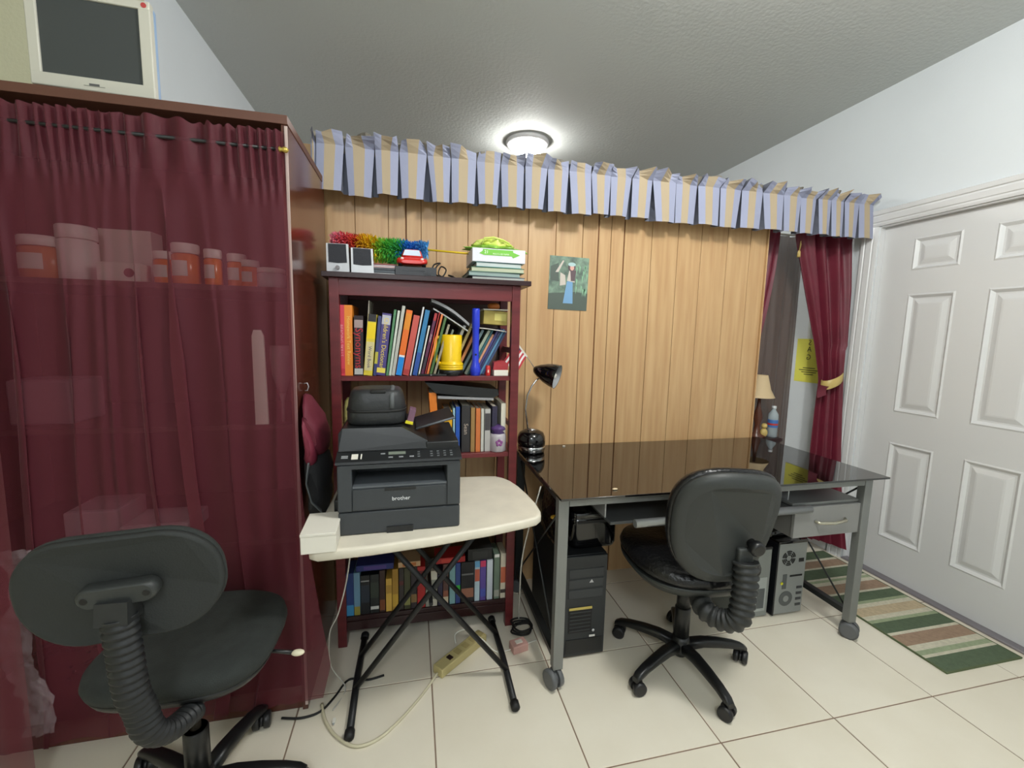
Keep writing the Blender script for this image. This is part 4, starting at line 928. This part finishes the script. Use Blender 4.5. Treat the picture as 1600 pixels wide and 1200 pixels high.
# ------------------------------------------------------------------ printer
pr = empty('printer', (-.302, .318, TZ), 'dark grey multifunction laser printer standing on the folding table', 'printer', rotz=R(1.2))
on_table(pr); Wp, Dp = .392, .37
b = B()
b.rng((0, .004, 0), (Wp, Dp, .078), bev=.006); b.build('paper_tray', PRN, pr)
b = B(); 
b.rng((0, .0, .081), (.045, Dp, .236), bev=.004).rng((Wp-.045, .0, .081), (Wp, Dp, .236), bev=.004).rng((.04, .004, .081), (Wp-.04, .03, .158), bev=.001).rng((.04, .0, .222), (Wp-.04, Dp, .236), bev=.001).rng((.04, .16, .081), (Wp-.04, Dp, .225)).rng((.04, .03, .081), (Wp-.04, .17, .145))
b.build('body', PRN, pr)
B().rng((.046, .002, .158), (Wp-.046, .15, .164)).build('output_tray', mat('tray_lip', (92, 97, 102), .45), pr)
fm = B().rng((.047, -.002, .088), (Wp-.050, .004, .155), bev=.001).build('front_flap', PRN, pr)
B().rng((.145, -.004, .146), (.245, .0, .156), bev=.001).build('flap_notch', PRND, pr)
B().rng((.15, .0, .0), (.235, .006, .022)).build('tray_grip', PRND, pr)
text('brand_lettering', 'brother', .0185, flat((232, 234, 236)), pr, (.197, -.0026, .118), (PI/2, 0, 0))
# control panel (sloped)
def slope(name, poly, x0, x1, m): return B().prism(poly, x0, x1, ax=0).build(name, m, pr)
slope('control_panel', [(-.006, .240), (-.004, .248), (.046, .268), (.10, .27), (.10, .238), (.0, .238)], -.004, Wp+.004, PRND)
ang = math.atan2(.020, .050)
def onp(x, t_, h=.0012): return (x, -.004+t_*math.cos(ang)-h*math.sin(ang), .248+t_*math.sin(ang)+h*math.cos(ang))
def panel_bit(name, x, t_, w_, l_, m, h=.0012):
    o = B().box((0, 0, 0), (w_, l_, .0016)).build(name, m, pr); o.location = onp(x, t_, h*.6); o.rotation_euler = (ang, 0, 0); return o
panel_bit('lcd_display', .185, .037, .055, .014, mat('lcd', (120, 128, 116), .2)); panel_bit('white_sticker', .053, .026, .02, .026, PAPER); panel_bit('white_sticker', .073, .026, .004, .026, PAPER)
for x, t_ in ((.165, .016), (.198, .016), (.232, .016), (.140, .036), (.022, .030), (.022, .022)): panel_bit('panel_button', x, t_, .014 if x > .1 else .02, .005, SILV)
for i in range(4):
    for j in range(3): panel_bit('key', .285+i*.022+.012, .014+j*.012, .008, .004, mat('key_grey', (110, 114, 116), .4))
for i in range(3): panel_bit('key', .255, .014+i*.012, .008, .004, mat('key_grey', (110, 114, 116), .4))
# ADF scanner lid
b = B()
b.rings([[(.0, .046, .270), (.0, .052, .328), (.012, .066, .342), (.2, .066, .342), (.285, .052, .296), (.285, .046, .270)], [(0, Dp, .270), (0, Dp, .33), (.012, Dp-.01, .342), (.2, Dp-.01, .342), (.285, Dp, .300), (.285, Dp, .270)]], smooth=False)
b.rng((.28, .046, .262), (Wp, Dp, .292), bev=.004); b.build('scanner_lid', PRND, pr)
b = B(); b.prism([(.245, .318), (.25, .324), (.385, .362), (.387, .355)], .12, .33, ax=1); b.build('document_tray', PRND, pr)
B().tube([(.25, .118, .323), (.385, .118, .360)], .004, 8).build('tray_lip', mat('tray_lip', (92, 97, 102), .45), pr)
box1('side_tray_ext', (-.012, .2, .05), (.02, .25, .09), PRND, pr, bev=.004)

# camera bag on the printer
q = empty('camera_bag', (-.190, .50, TZ+.343), 'soft black zip bag sitting on top of the printer', 'bag', rotz=R(3))
on_table(q); LB = mat('black_nylon', (40, 42, 44), .5, bump=.25, bscale=30)
B().rings([[(w_*a, .09*d_*c_, z_) for a, c_ in superell(1, 1, 3.5, 36)] for w_, d_, z_ in ((.090, .9, .0), (.1, 1, .008), (.1, 1, .040), (.095, .98, .052), (.098, 1, .058), (.094, .97, .085), (.088, .9, .108), (.080, .84, .118), (.06, .6, .122))]).build('bag_body', LB, q)
B().rings([[(w_*a, .09*d_*c_, z_) for a, c_ in superell(1, 1, 3.5, 36)] for w_, d_, z_ in ((.098, 1.01, .045), (.1015, 1.03, .047), (.1015, 1.03, .052), (.098, 1.01, .054))]).build('zip', BLKR, q)
B().rng((-.02, -.083, .110), (.03, -.05, .121), bev=.003).build('grab_handle', BLKR, q); B().tube([(.05, -.090, .06), (.05, -.084, .10), (.052, -.06, .118), (.054, .0, .125), (.054, .06, .118)], .004, 6, flatk=2).build('strap', mat('grey_strap', (92, 96, 98), .7), q)
q = empty('card_case', (-.078, .47, TZ+.34), 'purple card leaning against the black bag on the printer with a yellow corner', 'card', rot=(0, R(14), 0))
on_table(q); box1('card', (0, 0, .028), (.022, .06, .05), flat((118, 84, 104)), q, bev=.001); box1('yellow_corner', (-.002, -.032, .006), (.026, .006, .010), flat((232, 220, 40)), q)

# ------------------------------------------------------------------ task chairs
def chair_base(t, H, rc, angs, seat_h, chrome=False):
    """five-star base; castors each a sub-part of its leg"""
    hub = B().lathe([(.030, .065), (.042, .07), (.045, .085), (.034, .115), (.031, .13)], n=22).build('base_hub', BLK, t)
    B().lathe([(.024, .045), (.026, .06), (.026, .12)], n=16).build('hub_core', BLK, hub)
    B().lathe([(.030, .118), (.030, .25), (.027, .255)], n=22).lathe([(.026, .255), (.025, H-.09), (.024, H-.088)], n=22).build('column_cover', BLK, t)
    B().cyl((0, 0, H-.12), (0, 0, seat_h-.045), .013).build('gas_column', mat('column_steel', (120, 112, 100), .3, metal=.8), t)
    B().rng((-.08, -.11, seat_h-.062), (.08, .09, seat_h-.040), bev=.006).build('seat_plate', BLK, t)
    for k, a in enumerate(angs):
        d = Vector((math.cos(a), math.sin(a), 0)); s_ = Vector((-d.y, d.x, 0))
        R_ = []
        for f_, z_, hh, ww in ((.10, .088, .020, .024), (.35, .095, .018, .022), (.6, .090, .017, .020), (.85, .080, .015, .018), (1.0, .068, .014, .017), (1.07, .060, .010, .013)):
            c = d*(rc*f_)+Vector((0, 0, z_)); R_.append([c+s_*(ww*math.copysign(abs(math.cos(g))**.6, math.cos(g)))+Vector((0, 0, hh*math.copysign(abs(math.sin(g))**.6, math.sin(g)))) for g in [2*PI*i/14 for i in range(14)]])
        lg = B().rings(R_).build('leg', BLK, t)
        cc = d*rc; castor(cc.x, cc.y, a+PI/2+(.5, -.4, .9, .2, -.7)[k], (0, 0, 0), lg, rad=.026, m=mat('castor_black', (30, 30, 32), .4))
def bellows(t, pts, r0, ribs, m, name='back_bellows', fk=1.12):
    P_ = [Vector(p) for p in pts]; out = []; sub = 10
    for i in range(len(P_)-1):
        a, b_, c, d = P_[max(i-1, 0)], P_[i], P_[i+1], P_[min(i+2, len(P_)-1)]
        for k in range(sub):
            t_ = k/sub; out.append(.5*((2*b_)+(c-a)*t_+(2*a-5*b_+4*c-d)*t_*t_+(3*b_-a-3*c+d)*t_**3))
    out.append(P_[-1]); cum = [0]
    for a, b_ in zip(out, out[1:]): cum.append(cum[-1]+(b_-a).length)
    N_ = ribs*4; Q = []; rr = []
    for i in range(N_+1):
        s_ = cum[-1]*i/N_; j = max(k for k in range(len(cum)) if cum[k] <= s_+1e-9); j = min(j, len(out)-2)
        f_ = (s_-cum[j])/max(1e-9, cum[j+1]-cum[j]); Q.append(out[j].lerp(out[j+1], f_)); rr.append(r0*(1+(.13 if i % 4 in (0, 1) else -.06)))
    return B().tube(Q, rr, 20, flatk=fk, up=(0, 1, 0)).build(name, m, t)

# chair in front of the desk
tc = empty('task_chair', (1.0, .34, 0), 'black task chair with cracked leather seat pushed toward the glass desk', 'chair', rotz=R(-6), group='task chairs')
rz = tc.rotation_euler.z
chair_base(tc, .40, .262, [R(a)-rz for a in (-87, -158, -9, 130, 61)], .468)
SH = .465
B().rings([[(a*s_, c_*s_*1.0+.01, z_) for a, c_ in superell(.243, .235, 2.6, 40)] for s_, z_ in ((.72, SH-.056), (.88, SH-.046), (.99, SH-.016), (1.0, SH-.002))]).build('seat_shell', CHSHELL, tc)
B().rings([[(a*s_, c_*s_+.01, z_+.012*(abs(a)/.225)**2) for a, c_ in superell(.243, .235, 2.6, 40)] for s_, z_ in ((1.0, SH-.001), (1.02, SH+.015), (.98, SH+.038), (.85, SH+.05), (.5, SH+.046), (.2, SH+.040))]).build('seat_cushion', LEATH, tc)
def backshape(wt, wb, h, k=40):   # egg: wide at top
    P_ = []
    for i in range(k):
        g = 2*PI*i/k; z_ = math.copysign(abs(math.sin(g))**.78, math.sin(g)); w_ = wt+(wb-wt)*(1-z_)/2
        P_.append((math.copysign(abs(math.cos(g))**.78, math.cos(g))*w_, z_*h/2))
    return P_
TB = Matrix.Translation((-.018, -.268, .714)) @ rot_x(R(9)) @ Matrix.Rotation(R(5), 4, 'Y')
bs = backshape(.208, .168, .405)
sh_ = B().rings([[(x*s_, y_+.05*(x/.2)**2, z_*s_) for x, z_ in bs] for s_, y_ in ((.80, -.036), (.93, -.032), (1.0, -.016), (1.0, -.004))], T=TB).build('back_shell', CHSHELL, tc)
B().rings([[(x*s_, y_+.05*(x/.2)**2, z_*s_) for x, z_ in bs] for s_, y_ in ((1.0, -.003), (1.03, .010), (1.01, .026), (.9, .036), (.5, .034))], T=TB).build('backrest', LEATH, tc)
kp = TB @ Vector((.078, -.062, -.040)); k0 = TB @ Vector((.078, -.02, -.040))
B().tube([k0, k0.lerp(kp, .5), k0.lerp(kp, .55), kp, kp+(kp-k0)*.12], [.016, .016, .025, .025, .018], 16).build('adjust_knob', BLK, tc)
b0 = TB @ Vector((.068, -.045, -.13))
bellows(tc, [b0+Vector((.0, .004, .03)), b0+Vector((.0, -.006, -.03)), b0+Vector((-.006, -.010, -.10)), Vector((b0.x-.018, b0.y-.008, SH-.055)), Vector((b0.x-.050, -.262, SH-.085)), Vector((b0.x-.085, -.21, SH-.075)), Vector((-.02, -.12, SH-.055))], .033, 18, mat('bellows_black', (40, 42, 42), .5))
B().rng((-.028+b0.x, b0.y-.002, b0.z+.0), (b0.x+.028, b0.y+.022, b0.z+.075), bev=.008).build('back_bracket', CHSHELL, tc)
B().tube([(.05, 0, SH-.05), (.2, .02, SH-.055), (.235, .02, SH-.05)], [.005, .005, .009], 8).build('lever', BLK, tc)

# chair at the left
tc = empty('task_chair', (-.645, .122, 0), 'grey-black fabric task chair before the maroon wardrobe curtain', 'chair', rotz=R(-2), group='task chairs')
rz = tc.rotation_euler.z
SH = .474
chair_base(tc, .34, .255, [R(a)-rz for a in (72, 0, -72, -144, 144)], SH)
def seat1(s_):
    P_ = []
    for i in range(44):
        g = 2*PI*i/44; c_, q_ = math.cos(g), math.sin(g); e_ = .74 if q_ > 0 else .60; P_.append((.206*math.copysign(abs(c_)**e_, c_)*s_, .195*math.copysign(abs(q_)**e_, q_)*s_+.042))
    return P_
B().rings([[(x, y, z_) for x, y in seat1(s_)] for s_, z_ in ((.8, SH-.04), (.95, SH-.03), (1.0, SH-.008))]).build('seat_shell', BLK, tc)
B().rings([[(x, y, z_) for x, y in seat1(s_)] for s_, z_ in ((1.0, SH-.007), (1.02, SH+.008), (1.0, SH+.026), (.92, SH+.038), (.5, SH+.040))]).build('seat_cushion', CHFAB, tc)
TB = Matrix.Translation((.014, -.245, .812)) @ Matrix.Rotation(R(6), 4, 'Z') @ rot_x(R(6)) @ Matrix.Rotation(R(-2), 4, 'Y')
rr_ = rrect(.355, .232, .106, 9)
B().rings([[(x*s_, y_+.02*(x/.2)**2, z_*s_) for x, z_ in rr_] for s_, y_ in ((.955, -.016), (.99, -.013), (1.0, -.004))], T=TB).build('back_shell', CHSHELL if False else mat('back_shell_dark', (40, 43, 42), .75, bump=.12, bscale=260), tc)
B().rings([[(x*s_, y_+.02*(x/.2)**2, z_*s_) for x, z_ in rr_] for s_, y_ in ((1.0, -.003), (1.008, .006), (.97, .02), (.82, .026))], T=TB).build('backrest', CHFAB, tc)
br = B().rings([[(x*s_, y_, z_*s_) for x, z_ in rrect(.132, .040, .019, 6)] for s_, y_ in ((1, -.012), (1, -.034), (.9, -.040))], T=TB @ Matrix.Translation((.008, 0, .005)))
br = br.build('back_bracket', CHSHELL, tc)
for x in (-.042, .058): 
    c = TB @ Vector((x, -.041, .005)); c2_ = TB @ Vector((x, -.036, .005)); B().cyl(c, c2_, .0065).build('screw', mat('screw_black', (8, 8, 9), .5), br)
b0 = TB @ Vector((.006, -.028, -.005))
B().tube([b0+Vector((0, 0, .0)), b0+Vector((0, -.004, -.045))], [.022, .023], 4, flatk=1.25, sq=True, up=(0, 1, 0)).build('bracket_neck', mat('bracket_dark', (36, 38, 39), .5), tc)
bellows(tc, [b0+Vector((0, -.004, -.035)), b0+Vector((.004, -.004, -.10)), b0+Vector((.008, .0, -.20)), Vector((b0.x+.012, -.258, SH+.075)), Vector((b0.x+.018, -.245, SH+.012)), Vector((b0.x+.032, -.21, SH-.028)), Vector((b0.x+.045, -.14, SH-.05))], .0225, 26, mat('bellows_dark', (28, 30, 32), .5), fk=1.25)
B().tube([(.12, .03, SH-.03), (.20, .02, SH-.035), (.25, .01, SH-.038)], [.005, .005, .006], 8).build('lever', BLK, tc)
B().sphere((.262, .008, SH-.038), .012, 12, 8, (1.5, .8, .7)).build('lever_knob', mat('cream_knob', (225, 218, 190), .35), tc)

# ------------------------------------------------------------------ computers under the desk
q = empty('computer_tower', (.622, .69, 0), 'black computer tower under the left end of the desk', 'computer')
box1('case', (0, 0, .228), (.185, .45, .44), mat('tower_black', (30, 32, 34), .45), q, bev=.003)
fz = -.2255
box1('front_bezel', (0, fz-.006, .228), (.183, .014, .436), mat('bezel_dark', (40, 43, 45), .5), q, bev=.003)
for z_ in (.375, .33, .285): box1('drive_bay_cover', (.0, fz-.014, z_), (.15, .004, .036), mat('bay_dark', (52, 55, 57), .5), q, bev=.001)
B().prism([(-.007, 0), (.012, 0), (.003, .014)], 0, .001, ax=1).build('badge', SILV, q).location = (.02, fz-.0175, .332)
box1('lower_grille', (-.02, fz-.014, .165), (.10, .003, .10), BLKR, q)
for k in range(6): box1('grille_slat', (-.02, fz-.0165, .125+k*.016), (.09, .002, .004), mat('bay_dark', (52, 55, 57), .5), q)
box1('gold_strip', (-.02, fz-.0165, .222), (.10, .002, .010), mat('gold_label', (190, 170, 90), .4), q)
box1('port_label', (.035, fz-.0165, .095), (.025, .002, .008), flat((205, 205, 200)), q); B().sphere((.04, fz-.016, .118), .006, 10, 6, (1, .4, 1)).build('power_button', SILV, q)
box1('lower_door', (.0, fz-.0145, .055), (.16, .003, .06), mat('bay_dark2', (24, 26, 27), .4), q)
for x in (-.07, .07):
    box1('foot', (x, -.17, .004), (.03, .04, .008), BLKR, q); box1('foot', (x, .17, .004), (.03, .04, .008), BLKR, q)
q = empty('shredder', (.672, .66, .4565), 'glossy black rounded machine sitting on the black computer tower', 'machine')
B().rings([[(x*s_, y*s_, z_) for x, y in rrect(.215, .34, .04, 5)] for s_, z_ in ((.95, 0), (.98, .015), (.98, .10), (1.0, .105), (1.0, .125), (.97, .128), (1.0, .132), (1.0, .15), (.95, .158))]).build('housing', BLKG, q)
B().rng((-.08, -.172, .110), (.08, -.169, .122)).build('slot', BLKR, q)
q = empty('plastic_bag', (.520, .62, .46), 'glossy black plastic bag stuffed beside the desk left leg', 'plastic bag')
BG = mat('black_bag_film', (12, 12, 14), .12, bump=.5, bscale=18)
o = B().rings([[(p_[0], p_[1], p_[2]) for p_ in r_] for r_ in bagR(.0, .0, .026, .17, .0, .22, 12)]).build('bag_body', BG, q)
B().rings(blobf(.0, -.02, .014, .03, .20, .25, 3)).build('bag_knot', BG, q)
q = tag(B().sphere((0, 0, 0), .012, 10, 6, (1.4, 1, .7)).build('yellow_tag', flat((190, 150, 40)), loc=(.492, .50, .60)), 'small yellow tag on the black plastic bag', 'tag')

GRY = mat('galvanised', (150, 154, 152), .45, metal=.25)
def tower2(x, y, w_, h_, d_, label, back=True, rz=0):
    q = empty('computer_tower', (x, y, 0), label, 'computer', rotz=rz)
    box1('case', (0, 0, h_/2+.006), (w_, d_, h_-.012), GRY, q, bev=.002)
    box1('side_cover', (-w_/2-.004, 0, h_/2+.004), (.008, d_*1.0, h_-.004), mat('tower_dark', (28, 30, 34), .35), q, bev=.001)
    box1('top_cover', (0, 0, h_+.004), (w_+.01, d_, .016), BLKG, q, bev=.004)
    yb = -d_/2-.0008
    b = B()
    for k in range(3):
        for s_ in range(6):
            a0, a1 = 2*PI*s_/6+.12, 2*PI*(s_+1)/6-.12; r0, r1 = .014+k*.009, .020+k*.009
            pts = [(r1*math.cos(a0+(a1-a0)*i/4), r1*math.sin(a0+(a1-a0)*i/4)) for i in range(5)]+[(r0*math.cos(a1-(a1-a0)*i/4), r0*math.sin(a1-(a1-a0)*i/4)) for i in range(5)]
            b.prism([(-w_*.14+px_, h_*.80+pz_) for px_, pz_ in pts], yb-.001, yb, ax=1)
    b.build('fan_grille', BLKR, q)
    box1('power_socket', (w_*.32, yb, h_*.76), (.028, .003, .018), BLKR, q)
    box1('vent_slot', (w_*.18, yb, h_*.55), (.07, .003, .008), BLKR, q)
    B().cyl((-w_*.12, yb+.001, h_*.24), (-w_*.12, yb-.001, h_*.24), .038, n=24).build('round_vent', mat('vent_grey', (88, 92, 92), .6), q)
    B().cyl((-w_*.12, yb, h_*.24), (-w_*.12, yb-.002, h_*.24), .016, n=18).build('vent_hub', GRY, q)
    box1('port_plate', (-w_*.22, yb, h_*.48), (.022, .003, h_*.2), mat('vent_grey', (88, 92, 92), .6), q)
    B().cyl((-w_*.32, yb, h_*.46), (-w_*.32, yb-.003, h_*.46), .007).build('yellow_port', flat((220, 215, 40)), q)
    for k in range(4): box1('port', (w_*.34, yb, h_*(.14+.08*k)), (.03, .003, .012), mat('port_dark', (60, 62, 66), .5), q)
    for x_ in (-w_*.3, w_*.3): box1('foot', (x_, 0, .004), (.02, d_*.9, .008), BLKR, q)
    return q
tower2(1.712, .715, .160, .370, .40, 'grey computer tower with round fan grille facing out under the desk drawer')
q = empty('computer_tower', (1.505, .735, 0), 'plain grey computer tower half hidden behind the black chair', 'computer')
box1('case', (0, 0, .176), (.19, .42, .338), mat('side_grey', (138, 143, 140), .4, metal=.3), q, bev=.002); box1('top_cover', (0, 0, .351), (.195, .42, .012), BLK, q, bev=.002)
box1('embossed_panel', (.03, -.2108, .12), (.10, .002, .17), mat('side_grey2', (168, 173, 170), .4), q); box1('embossed_slot', (.05, -.2125, .10), (.04, .002, .10), mat('vent_grey', (88, 92, 92), .6), q); box1('foot', (0, -.12, .0035), (.18, .03, .007), BLKR, q); box1('foot', (0, .12, .0035), (.18, .03, .007), BLKR, q)
q = empty('router', (1.675, .66, .3825), 'flat black device with cables on top of the grey computer tower', 'router', rotz=R(8))
B().rings([[(x*s_, y*s_, z_) for x, y in rrect(.17, .2, .03, 5)] for s_, z_ in ((.95, 0), (1, .01), (1, .03), (.85, .045))]).build('housing', BLKG, q); B().tube([(-.04, -.08, .047), (.0, -.09, .05), (.05, -.07, .048), (.08, -.03, .05)], .004, 6).build('cord', BLKR, q)

# ------------------------------------------------------------------ rug
RX0, RX1, RY0, RY1 = 2.045, 2.478, .07, 1.0
rg = empty('rug', (0, 0, 0), 'striped green, cream and brown rug lying along the door', 'rug')
G1, PG, CR, BR, SD = (90, 106, 82), (158, 170, 136), (210, 205, 184), (162, 136, 114), (196, 178, 146)
st = [(.07, .150, G1), (.150, .165, CR), (.165, .190, PG), (.190, .222, CR), (.222, .288, BR), (.288, .304, CR), (.304, .372, G1), (.372, .392, PG), (.392, .42, CR), (.42, .478, SD), (.478, .505, CR), (.505, .525, PG), (.525, .588, G1), (.588, .603, CR), (.603, .672, BR), (.672, .70, CR), (.70, .72, PG), (.72, .735, CR), (.735, .82, G1), (.82, .835, CR), (.835, .9, BR), (.9, .92, CR), (.92, 1.0, G1)]
for a, c, col_ in st:
    B().rng((RX0+.006, a+(.006 if a == RY0 else 0), .0005), (RX1-.006, c-(.006 if c == RY1 else 0), .007)).build('stripe', mat('rug_%d_%d' % (col_[0], col_[2]), col_, .95, bump=.5, bscale=300, var=.1, vscale=60), rg)
B().rng((RX0, RY0, .0004), (RX0+.0055, RY1, .0075)).rng((RX1-.0055, RY0, .0004), (RX1, RY1, .0075)).rng((RX0+.0055, RY0, .0004), (RX1-.0055, RY0+.0055, .0075)).rng((RX0+.0055, RY1-.0055, .0004), (RX1-.0055, RY1, .0075)).build('binding', flat((92, 104, 72), .9), rg)

# ------------------------------------------------------------------ power strip, cables, floor clutter
a_, c_ = at(688, 1042, 2, .03), at(750, 992, 2, .03); mid = (a_+c_)/2; an = math.atan2(c_.y-a_.y, c_.x-a_.x)
q = empty('power_strip', (mid.x, mid.y, 0), 'beige power strip lying on the floor under the folding table', 'power strip', rotz=an)
ln_ = (c_-a_).length
box1('housing', (0, 0, .019), (ln_+.03, .052, .036), mat('beige_plastic', (196, 182, 128), .45), q, bev=.004); box1('switch', (-ln_*.28, 0, .0385), (.018, .022, .005), mat('brown_switch', (50, 28, 22), .3), q)
for k in range(4): box1('outlet', (-.02+k*.045, 0, .0375), (.026, .03, .002), mat('beige_plastic2', (176, 160, 108), .5), q)
f0 = lambda u, v, z_=.006: tuple(at(u, v, 2, z_))
wire('cable', [f0(683, 1052, .018), f0(660, 1085), f0(625, 1125), f0(590, 1155), f0(555, 1166), f0(525, 1150), f0(508, 1125), f0(503, 1100)], .0055, mat('beige_cord', (205, 198, 170), .5), 'thick beige cord curving from the power strip toward the wardrobe')
wire('cable', [f0(440, 1122), f0(470, 1122), f0(500, 1112), f0(522, 1090), f0(545, 1062), f0(575, 1062), f0(600, 1055)], .004, BLKR, 'black cable on the floor at the foot of the wardrobe')
wire('cable', [tuple(at(547, 870, 1, .40)), tuple(at(540, 915, 1, .41)), tuple(at(528, 960, 1, .42)), tuple(at(515, 990, 1, .44)), tuple(at(517, 1040, 1, .46)), f0(540, 1075), f0(520, 1110, .004)], .0025, mat('white_wire', (190, 188, 180), .5), 'thin pale wire hanging from the left side of the folding table')
wire('cable', [f0(712, 1005, .04), f0(712, 990, .055), f0(730, 984, .06), f0(755, 1000, .03), f0(775, 1018), f0(800, 1014), f0(838, 1000)], .003, PLASTW, 'thin white cable looping off the power strip')
wire('cable', [tuple(at(845, 760, 1, .47)), tuple(at(818, 860, 1, .52)), tuple(at(812, 930, 1, .6)), f0(812, 975), f0(830, 985)], .003, mat('white_wire', (190, 188, 180), .5), 'pale wire hanging between the folding table and the desk')
pts = []
for k in range(26):
    g = k*.9; c = at(815, 985, 2, .01); pts.append((c.x+(.05+.012*math.sin(k*1.7))*math.cos(g), c.y+(.04+.01*math.cos(k))*math.sin(g), .012+.0016*k))
wire('cable_coil', pts, .004, BLKR, 'tangled black cables on the floor between the folding table and desk')
p = at(812, 1020, 2, .0)
q = empty('adapter', (p.x, p.y+.02, 0), 'pale pink plug adapter on the floor beside the tangled black cables', 'adapter', rotz=R(12))
box1('adapter_body', (0, 0, .018), (.07, .05, .035), mat('pink_plastic', (205, 160, 150), .5), q, bev=.004); box1('adapter_socket', (0, 0, .0365), (.03, .02, .002), PAPER, q)
q = empty('connector', tuple(at(522, 1128, 2, .003)), 'tiny white cable connector on the floor by the wardrobe', 'connector'); box1('plug', (0, 0, .004), (.010, .018, .008), PLASTW, q, bev=.001); box1('tip', (0, -.012, .004), (.006, .006, .004), SILV, q)
